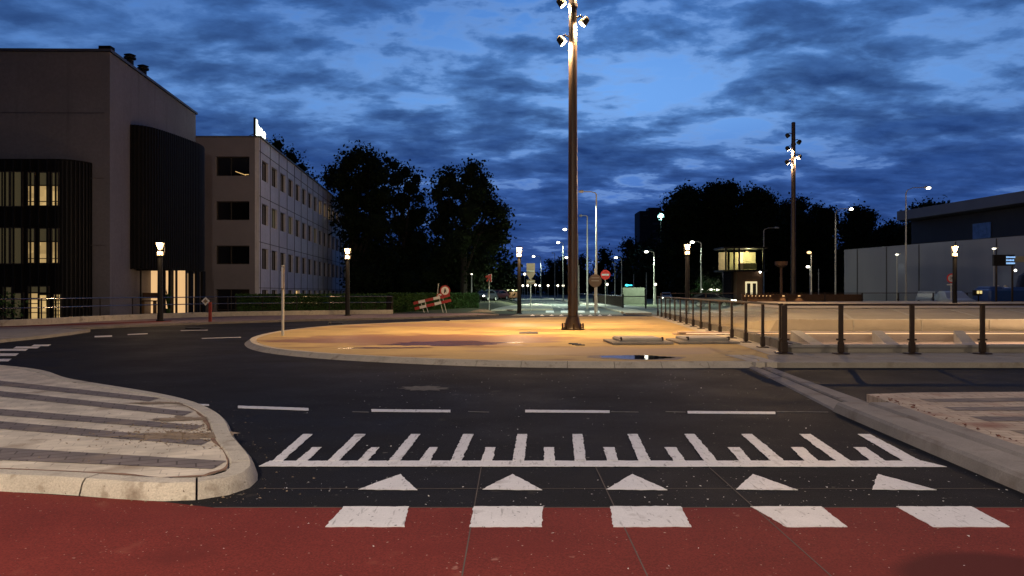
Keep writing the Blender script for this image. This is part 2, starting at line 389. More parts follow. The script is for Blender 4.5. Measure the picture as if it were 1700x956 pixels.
A['tail'] = mat('tail_glow', (1, .1, .1), emit=(1, .12, .04), estr=2)
A['cyan'] = mat('cyan_glow', (.2, 1, 1), emit=(.04, .75, .95), estr=2.0)
A['display'] = mat('display_glow', (.2, .4, .8), emit=(.30, .55, .95), estr=.9)
A['kiosk_lit'] = mat('kiosk_lit', (1, .9, .6), emit=(1, .82, .46), estr=.75)
A['led'] = mat('led_strip', (1, .8, .6), emit=(1, .62, .34), estr=.9)
A['shelter_lit'] = mat('shelter_light', (1, 1, .8), emit=(.95, 1, .55), estr=1.0)
def glassmat(name, tint, k, rough=.03):
    m = bpy.data.materials.new(name); m.use_nodes = True; n = m.node_tree.nodes; l = m.node_tree.links; n.clear()
    o = n.new('ShaderNodeOutputMaterial'); mx = n.new('ShaderNodeMixShader'); tr = n.new('ShaderNodeBsdfTransparent'); gl = n.new('ShaderNodeBsdfGlossy'); fr = n.new('ShaderNodeFresnel')
    tr.inputs[0].default_value = (*tint, 1); gl.inputs['Roughness'].default_value = rough; gl.inputs[0].default_value = (k, k, k, 1); fr.inputs[0].default_value = 1.30
    ge = n.new('ShaderNodeNewGeometry'); sb = n.new('ShaderNodeMath'); sb.operation = 'SUBTRACT'; sb.inputs[0].default_value = 1; l.new(ge.outputs['Backfacing'], sb.inputs[1])
    mu = n.new('ShaderNodeMath'); mu.operation = 'MULTIPLY'; l.new(fr.outputs[0], mu.inputs[0]); l.new(sb.outputs[0], mu.inputs[1])
    l.new(mu.outputs[0], mx.inputs[0]); l.new(tr.outputs[0], mx.inputs[1]); l.new(gl.outputs[0], mx.inputs[2]); l.new(mx.outputs[0], o.inputs[0]); return m
A['glass'] = glassmat('rail_glass', (.93, .94, .92), .8)
A['glass_dk'] = glassmat('kiosk_glass', (.75, .8, .7), .7)
def puddlemat(name, col, rough=.02):
    m = mat(name, col, rough, .1, 3, spec=.6, bump=.03, bscale=9, bdist=.01); return m
A['puddle'] = puddlemat('puddle_water', (.17, .068, .013), .27)
A['puddle_b'] = puddlemat('puddle_water_dark', (.03, .026, .026), .03)

def smooth_poly(pts, n=6):
    """Catmull-Rom through 2D points (open)"""
    P = [Vector(p[:2]) for p in pts]; out = []
    for i in range(len(P) - 1):
        p0 = P[max(i - 1, 0)]; p1 = P[i]; p2 = P[i + 1]; p3 = P[min(i + 2, len(P) - 1)]
        for k in range(n):
            t = k / n
            out.append(.5 * ((2 * p1) + (p2 - p0) * t + (2 * p0 - 5 * p1 + 4 * p2 - p3) * t * t + (3 * p1 - p0 - 3 * p2 + p3) * t ** 3))
    out.append(P[-1]); return [(p.x, p.y) for p in out]
def resample(pts, step):
    P = [Vector(p) for p in pts]; d = [0]
    for a, b in zip(P, P[1:]): d.append(d[-1] + (b - a).length)
    n = max(1, round(d[-1] / step)); out = []
    for k in range(n + 1):
        t = d[-1] * k / n; i = 0
        while i < len(P) - 2 and d[i + 1] < t: i += 1
        u = (t - d[i]) / max(1e-9, d[i + 1] - d[i]); out.append(P[i].lerp(P[i + 1], u))
    return out
def kerb(mb, pts, w, z0, z1, step=1.0, gap=.012, side=1, slope=.0, bev=.025, h=None):
    """kerbstones of length step along pts; side=+1 puts the width to the left of the direction of travel"""
    P = resample(pts, .25 if step > .5 else .12); per = max(1, round(step / (.25 if step > .5 else .12)))
    nrm = []
    for i in range(len(P)):
        t = (P[min(i + 1, len(P) - 1)] - P[max(i - 1, 0)]).normalized(); nrm.append(Vector((-t.y, t.x)) * side)
    i = 0
    while i < len(P) - 1:
        j = min(i + per, len(P) - 1); ring = []
        for k in range(i, j + 1):
            p = P[k]; q = nrm[k]; t = (P[min(k + 1, len(P) - 1)] - P[max(k - 1, 0)]).normalized()
            if k == i: p = p + t * gap
            if k == j: p = p - t * gap
            zz = z1 if h is None else h(p)
            prof = [(0, z0), (slope, zz - bev), (slope + bev, zz), (w - bev, zz), (w, zz - bev), (w, z0)]
            ring.append([(p.x + q.x * a, p.y + q.y * a, b) for a, b in prof])
        vs = [v for r in ring for v in r]; fs = []
        for a in range(len(ring) - 1):
            for b in range(6):
                c = (b + 1) % 6; q4 = (a * 6 + b, a * 6 + c, (a + 1) * 6 + c, (a + 1) * 6 + b)
                fs.append(q4 if side < 0 else q4[::-1])
        fs.append((0, 1, 2, 3, 4, 5)); e = (len(ring) - 1) * 6; fs.append((e + 5, e + 4, e + 3, e + 2, e + 1, e))
        mb.add(vs, fs); i = j

# ================================================================== GROUND
def railx(Y): return 6.46 + .0868 * (Y - 17.7)
HOLE = [(railx(18.6) + .55, 18.6), (46, 18.6), (46, 26.0), (railx(26) + .55, 26.0)]
g = MB(); g.prism([(-900, -60), (900, -60), (900, 1500), (-900, 1500)], None, -.02, [HOLE]); struct('ground', g, A['ground'], 'dark grassy earth')
g = MB(); g.prism([(-60, -14), (60, -14), (60, 18.0), (46.4, 18.0), (6.2, 18.0), (9, 50), (30, 53), (30, 62), (-2, 53), (-9, 49), (-13.5, 46.8), (-18, 43.5), (-21, 37.3), (-22.6, 31), (-60, 20)], None, 0)
struct('road', g, A['asphalt'], 'dark fresh asphalt of the roundabout')

# red cycle path in the foreground, crossing the mouth of the road
leftkerb_near = [(-60, 7.4), (-12, 6.5), (-4.1, 6.02), (-2.66, 5.72), (-2.2, 5.62)]
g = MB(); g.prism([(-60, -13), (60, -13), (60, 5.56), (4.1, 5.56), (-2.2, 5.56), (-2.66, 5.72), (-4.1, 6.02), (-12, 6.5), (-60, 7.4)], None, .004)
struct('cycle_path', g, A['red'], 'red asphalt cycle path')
# seams in the raised table
g = MB()
for X in (-.30, .74, 1.77):
    g.box((X + .02, 5.0, .0055), (.008, 4.0, .001)); 
    pts = [(X + .02, 4.0 + k * .3) for k in range(9)]
g.box((.95, 6.10, .0055), (6.0, .009, .001)); g.box((.9, 5.565, .0058), (6.2, .012, .001))
struct('pavement_joint', g, mat('joint_sand', (.10, .08, .065), .9), 'thin sandy joints across the road table')
# white cycle-crossing blocks
jr = random.Random(12)
def q(mb, pts, z=.008, t=.004):
    out = []; P_ = [Vector((p[0], p[1])) for p in pts]; far = P_[0].y > 20
    for a, b_ in zip(P_, P_[1:] + P_[:1]):
        n = 1 if far else max(1, int((b_ - a).length / .035)); d = (b_ - a).normalized(); nn = Vector((-d.y, d.x))
        for k in range(n):
            p = a.lerp(b_, k / n)
            if k: p = p + nn * (.003 * jr.gauss(0, 1) + .007 * noise.noise((p.x * 6, p.y * 6, 1.3)))
            out.append((p.x, p.y))
    mb.prism(out, z - t, z)
g = MB()
for a, b, c, d in ((540, 672, 570, 679), (779, 900, 787, 901), (1018, 1148, 1013, 1130), (1306, 1407, 1246, 1363), (1549, 1676, 1488, 1612)):
    yb, yt = 876, 842
    q(g, [at(a, yb), at(b, yb), at(d, yt), at(c, yt)])
struct('crossing_blocks', g, A['paint'], 'white blocks painted along the cycle crossing')
g = MB()
for a, b, c in ((595, 693, 665), (801, 900, 851), (1006, 1108, 1050), (1222, 1325, 1250), (1448, 1555, 1457)):
    q(g, [at(a, 813.5), at(b, 814.5), at(c, 788)])
struct('yield_teeth', g, A['paint'], 'white yield triangles')
# comb shaped table marking
g = MB(); q(g, [at(430, 775), at(1572, 776), at(1530, 766), at(448, 766)], .0085)
yt_, ys_ = 722, 744
for (bx0, bx1, tx0, tx1) in ((452, 470, 503, 519), (544, 562, 590, 607), (645, 664, 682, 698), (748, 766, 769, 786), (851, 870, 859, 875), (954, 973, 950, 967), (1060, 1080, 1042, 1058), (1169, 1191, 1136, 1153), (1280, 1302, 1231, 1249), (1388, 1412, 1327, 1346), (1500, 1528, 1424, 1444)):
    q(g, [at(bx0, 766.5), at(bx1, 766.5), at(tx1, yt_), at(tx0, yt_)], .012)
for (bx0, bx1, tx0, tx1) in ((492, 510, 519, 534), (594, 611, 616, 630), (696, 714, 713, 727), (799, 817, 806, 823), (903, 921, 903, 920), (1008, 1026, 1001, 1020), (1118, 1138, 1103, 1122), (1228, 1247, 1208, 1228), (1336, 1358, 1313, 1333), (1446, 1470, 1417, 1437)):
    q(g, [at(bx0, 766.5), at(bx1, 766.5), at(tx1, ys_), at(tx0, ys_)], .012)
struct('speed_table_marking', g, A['paint'], 'white comb shaped marking of the road table')
g = MB()
for a, ya, b, yb, t in ((395, 676, 512, 680, 4), (617, 682, 748, 683, 4), (872, 683, 1012, 684, 4), (1142, 685, 1287, 686, 4), (265, 668.5, 284, 669, 2.4), (325, 672, 347, 673, 2.2), (157, 559, 186, 558, 2.2), (212, 555.5, 245, 554, 1.2), (335, 562, 400, 560, .8), (300, 549, 345, 548, .8)):
    q(g, [at(a, ya + t / 2), at(b, yb + t / 2), at(b, yb - t / 2), at(a, ya - t / 2)])
struct('lane_dashes', g, A['paint'], 'white dashes along the roundabout lane')
g = MB()
for a, b in ((585, 612), (779, 812), (1014, 1060), (1105, 1138), (1289, 1375)): q(g, [at(a, 684.4), at(b, 685.2), at(b, 684.2), at(a, 683.4)], .007, .003)
struct('worn_line', g, mat('worn_line_paint', (.13, .12, .11), .8, .3, 20), 'worn remains of the lane line between the dashes')
g = MB()
for a, b, y, t in ((-40, -5, 608, 5), (-20, 14, 598, 4), (-10, 26, 589, 4), (-10, 42, 581, 3), (22, 62, 577, 3), (52, 80, 573.5, 2.5)):
    q(g, [at(a, y + t / 2), at(b, y + t / 2), at(b + 5, y - t / 2), at(a + 5, y - t / 2)])
struct('edge_blocks', g, A['paint'], 'white blocks across the left arm of the roundabout')
# a pale footprint of dried mud on the asphalt
g = MB(); c0 = at(702, 645)
pp = []
for k in range(22):
    a = 2 * math.pi * k / 22; r = 1 + .45 * noise.noise((math.cos(a) * 1.7, math.sin(a) * 1.7, 4.2)) + (.22 if k % 2 else -.12)
    pp.append((c0.x + math.cos(a) * .36 * r, c0.y + math.sin(a) * .30 * r))
g.prism(pp, None, .006); struct('mud_stain', g, mat('dried_mud', (.12, .11, .09), .9, .4, 12), 'dried mud on the asphalt')

# ---- left splitter island with striped paving
tip = smooth_poly([(-60, 30), (-20, 19.5), (-10.4, 15.3), (-7.35, 12.75), (-4.8, 10.75), (-3.55, 9.25), (-2.80, 7.75), (-2.25, 6.7), (-2.12, 6.15), (-2.32, 5.82), (-2.80, 5.74), (-4.2, 6.02), (-8, 6.3), (-14, 6.6), (-60, 7.4)], 6)
g = MB(); kerb(g, tip, .26, -.05, .125, 1.0, .008, side=-1, slope=.05, bev=.03)
struct('kerb', g, A['kerb'], 'pale kerb round the left splitter island', smooth=True)
P = resample(tip, .5); inner = []
for i in range(len(P)):
    t = (P[min(i + 1, len(P) - 1)] - P[max(i - 1, 0)]).normalized(); inner.append(P[i] + Vector((t.y, -t.x)) * .25)
g = MB(); g.prism([(p.x, p.y) for p in inner], None, .115)
struct('traffic_island', g, A['white_brick'], 'splitter island paved in pale and grey stripes')
# grey stripes: each follows the fan of the paving; clipped to the inside of the kerb
def inside(p, poly):
    c = False; n = len(poly); j = n - 1
    for i in range(n):
        a, b = poly[i], poly[j]
        if (a.y > p.y) != (b.y > p.y) and p.x < (b.x - a.x) * (p.y - a.y) / (b.y - a.y) + a.x: c = not c
        j = i
    return c
g = MB()
for (x0, y0, x1, y1, w0, w1) in ((-8.3, 12.2, -4.4, 10.05, .36, .28), (-7.43, 10.93, -3.77, 9.05, .34, .26), (-6.3, 9.26, -3.52, 8.23, .34, .24), (-5.7, 8.37, -3.1, 7.43, .32, .24), (-4.9, 6.93, -2.4, 6.42, .42, .26)):
    sl_ = (y1 - y0) / (x1 - x0); steps = [x0 - 14 + k * .1 for k in range(int((x1 + 3 - x0 + 14) / .1))]
    run = []
    for X in steps:
        u = (X - x0) / (x1 - x0); Yc = y0 + sl_ * (X - x0); w = 1.12 * max(.1, w0 + (w1 - w0) * u)
        ok = inside(Vector((X, Yc + w / 2)), inner) and inside(Vector((X, Yc - w / 2)), inner)
        if ok: run.append((X, Yc - w / 2, Yc + w / 2))
    if len(run) > 2: g.prism([(a, b) for a, b, c in run] + [(a, c) for a, b, c in reversed(run)], None, .1195)
struct('paving_stripes', g, A['grey_brick'], 'grey paving stripes across the splitter island')
ks = resample([(p.x, p.y) for p in inner], .12); g = MB(); a_ = []; c_ = []
for i, p in enumerate(ks):
    if not (-4.6 < p.x and 5.5 < p.y < 10.8): continue
    t = (ks[min(i + 1, len(ks) - 1)] - ks[max(i - 1, 0)]).normalized(); w = .006 + .07 * max(0, noise.noise((p.x * 2.2, p.y * 2.2, 0)) + .12)
    a_.append((p.x - t.y * .0, p.y + t.x * .0)); c_.append((p.x + t.y * w, p.y - t.x * w))
g.prism(a_ + c_[::-1], None, .1215); struct('dirt_line', g, mat('brown_dirt', (.22, .13, .08), .95, .3, 9), 'brown dirt gathered along the inside of the kerb')
# soil swept into the tip of the island
g = MB()
for (cx, cyy, rx, ry, s) in ((-3.4, 7.75, .50, .20, 1.0), (-3.85, 8.75, .30, .14, 5.0), (-4.75, 10.0, .35, .10, 9.0)):
    pp = []
    for k in range(40):
        a = 2 * math.pi * k / 40; r = 1 + .8 * noise.noise((math.cos(a) * 2.3 + s, math.sin(a) * 2.3, s)) + .75 * noise.noise((math.cos(a) * 8 + s, math.sin(a) * 8, s))
        pp.append((cx + math.cos(a) * rx * r, cyy + math.sin(a) * ry * r))
    g.prism(pp, None, .123)
struct('soil_patch', g, A['soil'], 'sandy soil lying on the paving')
# loose stones and leaves, uncountable
g = MB(); rnd = random.Random(3)
def bit(x, y, z, s):
    vs = [(x + rnd.uniform(-s, s), y + rnd.uniform(-s, s), z + rnd.uniform(0, s * .8)) for _ in range(5)]
    g.add(vs, [(0, 1, 2), (0, 2, 3), (0, 3, 4), (0, 1, 4), (1, 2, 4), (2, 3, 4)])
for _ in range(700):
    x, y = rnd.uniform(-3.1, -2.6) + rnd.gauss(-.4, .45), 7.9 + rnd.gauss(0, .35)
    if inside(Vector((x, y)), inner): bit(x, y, .12, rnd.uniform(.008, .022))
for _ in range(90):
    x, y = rnd.uniform(-9, -2.4), rnd.uniform(6, 11)
    if inside(Vector((x, y)), inner): bit(x, y, .12, rnd.uniform(.008, .02))
for _ in range(90):
    a = rnd.choice(tip[24:66]); bit(a[0] + rnd.uniform(0, .5), a[1] + rnd.uniform(-.15, .2), .004, rnd.uniform(.006, .016))
solo('gravel', g, A['soil'], 'brown grit and soil crumbs scattered over the pale striped paving', 'grit', kind='stuff')
g = MB()
for _ in range(230):
    x, y = rnd.uniform(-3, 5), rnd.uniform(4.3, 15); 
    if x < -2 and y < 9: continue
    bit(x, y, .004, rnd.uniform(.005, .014))
for _ in range(120): bit(rnd.uniform(-2, 4.1), rnd.uniform(5.57, 6.5), .004, rnd.uniform(.004, .011))
solo('pebbles', g, A['whitep'], 'small pale stones and crumbs scattered over the dark asphalt', 'pebbles', kind='stuff')

# ---- double kerb with a slot running away on the right (flush beyond 10 m, raised near)
lf = [(3.98, 2.0), (4.07, 6.04), (4.18, 8), (4.30, 10.05), (4.68, 13.2), (5.12, 17.2)]
md = [(4.48, 2.0), (4.52, 6.04), (4.60, 8), (4.70, 10.3), (4.98, 13.4), (5.30, 17.2)]
rt = [(4.78, 2.0), (4.84, 7.1), (4.96, 9), (5.10, 10.87), (5.26, 13.6), (5.52, 17.2)]
def band(a, b, zf, z0, n=40, y1=17.1):
    mb = MB(); vs = []; 
    def X(pl, y):
        for p, q_ in zip(pl, pl[1:]):
            if p[1] <= y <= q_[1]: return p[0] + (q_[0] - p[0]) * (y - p[1]) / (q_[1] - p[1])
        return pl[-1][0]
    ys = sorted(set([2.0 + (y1 - 2.0) * k / n for k in range(n + 1)] + [9.98, 10.12]))
    for y in ys:
        xa, xb = X(a, y) , X(b, y); z = zf(y); vs += [(xa - .02, y, z0), (xa, y, z - .03), (xa + .03, y, z), (xb - .015, y, z), (xb, y, z - .015), (xb, y, z0)]
    fs = []
    for i in range(len(ys) - 1):
        for k in range(5): fs.append((i * 6 + k, (i + 1) * 6 + k, (i + 1) * 6 + k + 1, i * 6 + k + 1))
    e = (len(ys) - 1) * 6; fs += [(0, 1, 2, 3, 4, 5), (e + 5, e + 4, e + 3, e + 2, e + 1, e)]
    return mb.add(vs, [q_[::-1] for q_ in fs])
hk = lambda y: .135 if y < 10.0 else (.135 - (y - 10.0) / .12 * .11 if y < 10.12 else .025)
struct('kerb', band(lf, [(p[0] - .035, p[1]) for p in md], hk, -.05), A['kerb_dark'], 'wide grey concrete kerb with a step down at the lane line', smooth=False)
struct('kerb', band([(p[0] + .035, p[1]) for p in md], rt, hk, -.05), A['kerb_dark'], 'narrow grey concrete band beside the slot of the joint', smooth=False)
g = MB(); g.prism([(p[0] - .045, p[1]) for p in md] + [(p[0] + .045, p[1]) for p in reversed(md)], None, .006)
struct('expansion_joint', g, A['rubber'], 'black rubber joint in the slot between the kerbs')
# paved refuge right of the kerb, striped
g = MB(); rp = [(rt[0][0] + .02, 2), (4.86, 7.1), (4.98, 9), (5.12, 10.87), (5.9, 11.05), (8, 11.15), (30, 11.3), (30, 2)]
g.prism(rp, 0, .12); struct('refuge_island', g, A['rust_brick'], 'weathered paved refuge right of the kerb')
g = MB()
for (y0, y1) in ((7.6, 8.0), (8.55, 8.9), (9.35, 9.65), (10.1, 10.4)):
    x0 = 5.3 + .12 * (y0 - 7.6)
    pts = [(x0 + k * .5, y0 + .10 * math.sin(k * .9 + y0) * .4 + .02 * k) for k in range(50)]; pts2 = [(x0 + k * .5, y1 + .08 * math.sin(k * 1.3 + y1) * .4 + .02 * k) for k in range(50)]
    g.prism(pts + pts2[::-1], None, .1245)
struct('paving_stripes', g, A['grey_brick'], 'grey stripes in the right refuge paving')
g = MB()
for k in range(60):
    t = rnd.random(); y = 6.6 + t * 4; x = 4.88 + .06 * (y - 7) + abs(rnd.gauss(0, .06)); g_ = g; bit(x, y, .125, rnd.uniform(.012, .04))
solo('leaf_litter', g, A['red_soil'], 'reddish leaf litter and grit along the paved refuge edge', 'litter', kind='stuff')

# ---- central island (plaza) and the deck in front of the underpass
isl_left = [(5.14, 15.72), (2.2, 15.65), (.1, 15.85), (-2.0, 16.5), (-4.75, 18.0), (-6.9, 20.2), (-8.35, 23.3), (-8.95, 26.5), (-8.9, 29.8), (-8.0, 33.3), (-5.6, 36.6), (-1.6, 40.9), (1.2, 43.6), (3.8, 45.2), (8.1, 45.6)]
il = smooth_poly(isl_left, 8)
ZI = .11
g = MB(); PI_ = resample(il, .4); ins = []
for i in range(len(PI_)):
    t = (PI_[min(i + 1, len(PI_) - 1)] - PI_[max(i - 1, 0)]).normalized(); ins.append(PI_[i] + Vector((t.y, -t.x)) * .42)
ins[0].x = PI_[0].x; ins[-1].x = railx(46) + .25
g.prism([(p.x, p.y) for p in ins] + [(railx(46) + .28, 46.2), (railx(18.3) + .3, 18.3), (railx(17.6) - .5, 17.6), (5.55, 16.2)], None, ZI)
struct('central_island', g, A['island'], 'sandy coloured concrete of the central island')
g = MB(); kerb(g, il, .43, -.05, ZI + .006, 1.0, .006, side=-1, slope=.20, bev=.03)
struct('kerb', g, A['kerb'], 'broad sloping kerb round the central island', smooth=True)
g = MB(); g.prism([(5.56, 15.78), (60, 15.9), (60, 18.38), (railx(18.38) + .3, 18.38), (railx(17.6) - .5, 17.6), (5.56, 16.22)], -.05, ZI + .004)
struct('pavement', g, A['concrete'], 'concrete deck strip in front of the glass railing')
g = MB(); g.prism([(5.10, 15.74), (5.30, 15.76), (5.26, 16.1), (5.36, 16.5), (5.30, 17.2), (5.34, 17.65), (5.0, 17.65), (5.05, 16.2)], 0, ZI + .009)
g.prism([(5.34, 15.77), (5.62, 15.79), (5.62, 17.65), (5.38, 17.65), (5.34, 17.2), (5.40, 16.5), (5.30, 16.1)], 0, ZI + .009)
struct('pavement', g, A['kerb'], 'cracked concrete where the joint meets the island')
# paved strip beside the side railing
g = MB(); g.prism([(railx(17.7) - .42, 17.62), (railx(17.7) + .3, 17.62), (railx(46) + .3, 46), (railx(46) - .42, 46)], None, ZI + .008)
struct('pavement', g, A['kerb'], 'pale concrete strip under the side railing')

# puddles on the island
def blob(cx, cy, rx, ry, seed, n=70, amp=.4, rot=0):
    pp = []
    for k in range(n):
        a = 2 * math.pi * k / n; r = 1 + amp * noise.noise((math.cos(a) * 1.3 + seed, math.sin(a) * 1.3, seed * 1.7)) + amp * .45 * noise.noise((math.cos(a) * 4 + seed, math.sin(a) * 4, seed))
        x, y = math.cos(a) * rx * r, math.sin(a) * ry * r
        pp.append((cx + x * math.cos(rot) - y * math.sin(rot), cy + x * math.sin(rot) + y * math.cos(rot)))
    return pp
g = MB(); c = at(750, 572, ZI); g.prism(blob(c.x + .2, c.y + .5, 2.1, 1.0, 2.2, rot=.10, amp=.7), None, ZI + .004)
g.prism(blob(-3.4, 19.9, 1.3, .20, 6.2, amp=.8), None, ZI + .0045)
solo('puddle', g, A['puddle'], 'large brown rain puddle spread over the sandy island left of the tall mast', 'puddle', 'rain puddles', kind='structure')
g = MB(); c = at(1062, 593, ZI); g.prism(blob(c.x, c.y, .78, .55, 8.1), None, ZI + .004)
solo('puddle', g, A['puddle_b'], 'small puddle mirroring blue sky in front of the first hatch', 'puddle', 'rain puddles', kind='structure')
# pale dried mud round the small puddle
g = MB(); g.prism(blob(c.x - .15, c.y - .05, 1.0, .62, 3.3), None, ZI + .002); struct('mud_stain', g, mat('damp_sand', (.20, .15, .11), .7, .3, 5), 'damp sand round the puddle')

# hatches
def hatch(px, py, w, d, label):
    p = at(px, py, ZI)
    t = thing('access_hatch', label, 'hatch', (p.x, p.y, ZI), R(2), 'access hatches on the island')
    b = MB(); b.bbox((0, 0, .04), (w + .5, d + .35, .06), .02); part('base_frame', b, A['concrete'], t)
    b = MB(); b.bbox((0, 0, .12), (w, d, .10), .04)
    part('hatch_cover', b, mat('hatch_cover', (.40, .37, .31), .6, .15, 3), t)
    for s in (-1, 1): b = MB(); b.tube([(s * w * .47, -d * .38, .17), (s * w * .47, -d * .52, .19), (s * w * .47, -d * .54, .11)], .022, 6); part('hinge', b, A['steel'], t)
hatch(1058, 569, 1.25, 1.3, 'pale concrete access hatch directly behind the blue puddle')
hatch(1165, 568, 1.25, 1.3, 'pale concrete access hatch beside the side railing, right of the other hatch')
t = thing('floor_drain', 'small black drain grating in the sandy island, left of the hatches', 'drain', at(957, 572, ZI))
b = MB()
for k in range(3): b.box((k * .07 - .07, -k * .28 + .28, .012), (.26, .16, .024))
part('grating', b, A['black'], t)
g = MB(); g.prism([tuple(at(x, y, ZI)[:2]) for x, y in ((862, 554), (893, 554), (893, 551.5), (862, 551.5))], ZI, ZI + .02)
solo('manhole_cover', g, A['black'], 'flat dark manhole cover in the lit island left of the mast foot', 'manhole cover')

# ---- far pavement, red path and low wall on the left of the roundabout
wall_line = [(-30, 29.0), (-22.3, 32.8), (-21.0, 39.2), (-18.2, 45.5), (-13.7, 48.8), (-8.1, 51.3)]
wl = smooth_poly(wall_line, 6)
outer = smooth_poly([(-34, 24.6), (-26, 27.5), (-19.0, 31.0), (-16.9, 34.4), (-14.6, 37.4), (-10.6, 41.0), (-6.4, 43.8), (-2.2, 48.6), (-1.0, 50.5)], 5)
g = MB(); g.prism(outer + [(-2.5, 53.2), (-8.1, 51.5)] + [(a, b) for a, b in reversed(wl)] , 0, .08)
struct('pavement', g, A['pave'], 'pinkish brick footway along the far side of the roundabout')
g = MB(); kerb(g, outer, .14, -.02, .11, 1.0, .006, side=-1, bev=.02); struct('kerb', g, A['kerb_dark'], 'low kerb of the far footway')
g = MB(); pth = smooth_poly([(-34, 26.8), (-25, 30.0), (-19.6, 34.2), (-17.3, 38.2)], 5); pth2 = smooth_poly([(-34, 28.2), (-25, 31.2), (-20.8, 35.2), (-17.9, 39.6)], 5)
g.prism(pth + pth2[::-1], None, .085); struct('cycle_path', g, A['red'], 'red cycle path on the far left')
g = MB(); g.prism([tuple(p[:2]) for p in (at(-60, 585), at(0, 569), at(70, 562), at(118, 556), at(150, 551), at(100, 548.5), at(0, 550), at(-60, 554))], 0, .1)
struct('traffic_island', g, A['concrete'], 'pale splitter island at the left arm')
g = MB(); kerb(g, wl, .3, 0, .36, 1.5, .004, side=1, bev=.015); solo('retaining_wall', g, A['kerb'], 'low pale concrete wall carrying the steel handrail in front of the buildings', 'low wall')
fr = thing('handrail', 'two bar steel handrail on the low wall in front of the buildings', 'railing', (-13.7, 48.8, .3))
RP = resample([(a, b) for a, b in wl], 2.1)
off = []
for i in range(len(RP)):
    t_ = (RP[min(i + 1, len(RP) - 1)] - RP[max(i - 1, 0)]).normalized(); off.append(RP[i] + Vector((-t_.y, t_.x)) * .15)
for p in off: b = MB(); b.box((p.x, p.y, .81), (.05, .05, .9)); part('post', b, A['steel'], fr, True)
for z in (1.27, .86): b = MB(); b.tube([(p.x, p.y, z) for p in off], .028, 8); part('rail', b, A['hand'], fr, True, True)
# gullies in the far kerb
for k, (px, py, lb) in enumerate(((324, 545.5, 'black gully grate in the far kerb below the red post'), (559, 537.5, 'black gully grate in the far kerb near the handrail end lamp'), (737, 532.5, 'black gully grate in the far kerb below the road barrier'))):
    p = at(px, py, .1); b = MB(); b.bbox((p.x, p.y, .115), (.62, .45, .05), .01); solo('gully_grate', b, A['black'], lb, 'drain', 'gully grates', loc=(p.x, p.y, .09))

# grass verge and mound left of the far road
def sheet(fn, x0, x1, y0, y1, nx, ny):
    mb = MB(); vs = [(x0 + (x1 - x0) * i / nx, y0 + (y1 - y0) * j / ny) for j in range(ny + 1) for i in range(nx + 1)]
    return mb.add([(a, b, fn(a, b)) for a, b in vs], [(j * (nx + 1) + i, j * (nx + 1) + i + 1, (j + 1) * (nx + 1) + i + 1, (j + 1) * (nx + 1) + i) for j in range(ny) for i in range(nx)])
def mound(x, y):
    # rises away from the kerb to a low bank
    e = min(1, max(0, (y - 53.5) / 16)) * min(min(1, max(0, (-x + .8) / 2.5)), min(1, max(0, (-x - 1.8 + (y - 60) * .10) / 2.0))) * min(1, max(0, (x + 22) / 6)); e = e * e * (3 - 2 * e)
    return -.03 + .42 * e + .05 * noise.noise((x * .7, y * .7, 0)) * (e > 0)
struct('grass_bank', sheet(mound, -22, 3.4, 53.3, 150, 50, 90), A['grass'], 'rough grass bank beside the far road', smooth=True)
# far straight road
cl = [(3.2, 50), (3.9, 56), (4.3, 66), (4.5, 80), (4.6, 100), (4.2, 130), (3.2, 170), (1.5, 230), (-2, 330), (-8, 480), (-16, 700)]
cl = smooth_poly(cl, 4); Lh, Rh = 3.3, 4.2
g = MB(); g.prism([(x - Lh, y) for x, y in cl] + [(x + Rh, y) for x, y in reversed(cl)], None, .003)
struct('road', g, A['asphalt_old'], 'straight road leading away')
g = MB(); kerb(g, [(x - Lh - .15, y) for x, y in cl[4:24]], .15, 0, .12, 1, .005, side=1); kerb(g, [(x + Rh, y) for x, y in cl[4:24]], .15, 0, .12, 1, .005, side=-1)
struct('kerb', g, A['kerb'], 'pale kerbs along the far road')
# the verges of the far road, pale concrete footways
g = MB(); g.prism([(x + Rh + .15, y) for x, y in cl[2:]] + [(x + Rh + 2.0, y) for x, y in reversed(cl[2:])], 0, .1); struct('footway', g, A['concrete'], 'footway right of the far road')
g = MB(); g.prism([tuple(p[:2]) for p in (at(815, 516.5), at(918, 515), at(915, 508), at(895, 505.5), at(868, 506.5), at(835, 511))], 0, .12); struct('footway', g, A['kerb'], 'pale paved wedge left of the far road')
# zebra-like blocks and teeth across the far road
g = MB()
for a, b in ((906, 920), (931, 947), (957, 971), (979, 996)): q(g, [at(a, 519), at(b, 519), at(b - 1, 515.5), at(a, 515.5)], .012)
for k in range(9): a = 884 + k * 16; q(g, [at(a - 4, 524.6), at(a + 4, 524.6), at(a, 522)], .012)
struct('crossing_blocks', g, A['paint'], 'white blocks and teeth across the far arm')
g = MB()
for k in range(4, 40):
    x, y = cl[min(k, len(cl) - 1)]
for y in range(60, 300, 9):
    xs = [p for p in cl if p[1] <= y][-1][0]; g.box((xs + .4, y, .0075), (.12, 3, .004))
struct('lane_dashes', g, A['paint_old'], 'centre dashes on the far road')
# second carriageway to the right
g = MB(); g.prism([(9.3, 47.5), (26, 52), (60, 58), (60, 62), (14, 70), (13.0, 100), (12, 200), (2, 500), (-6, 500), (9.5, 200), (9.8, 100), (9.6, 62), (8.4, 56)], None, .001)
struct('road', g, A['asphalt_old'], 'second carriageway right of the far road')
g = MB(); g.prism([(14.2, 70), (13.3, 100), (12.4, 200), (30, 200), (44, 90), (33, 66)], None, .006); struct('grass_verge', g, mat('pale_verge', (.085, .10, .055), .95, .3, .6), 'grass verge right of the second carriageway')

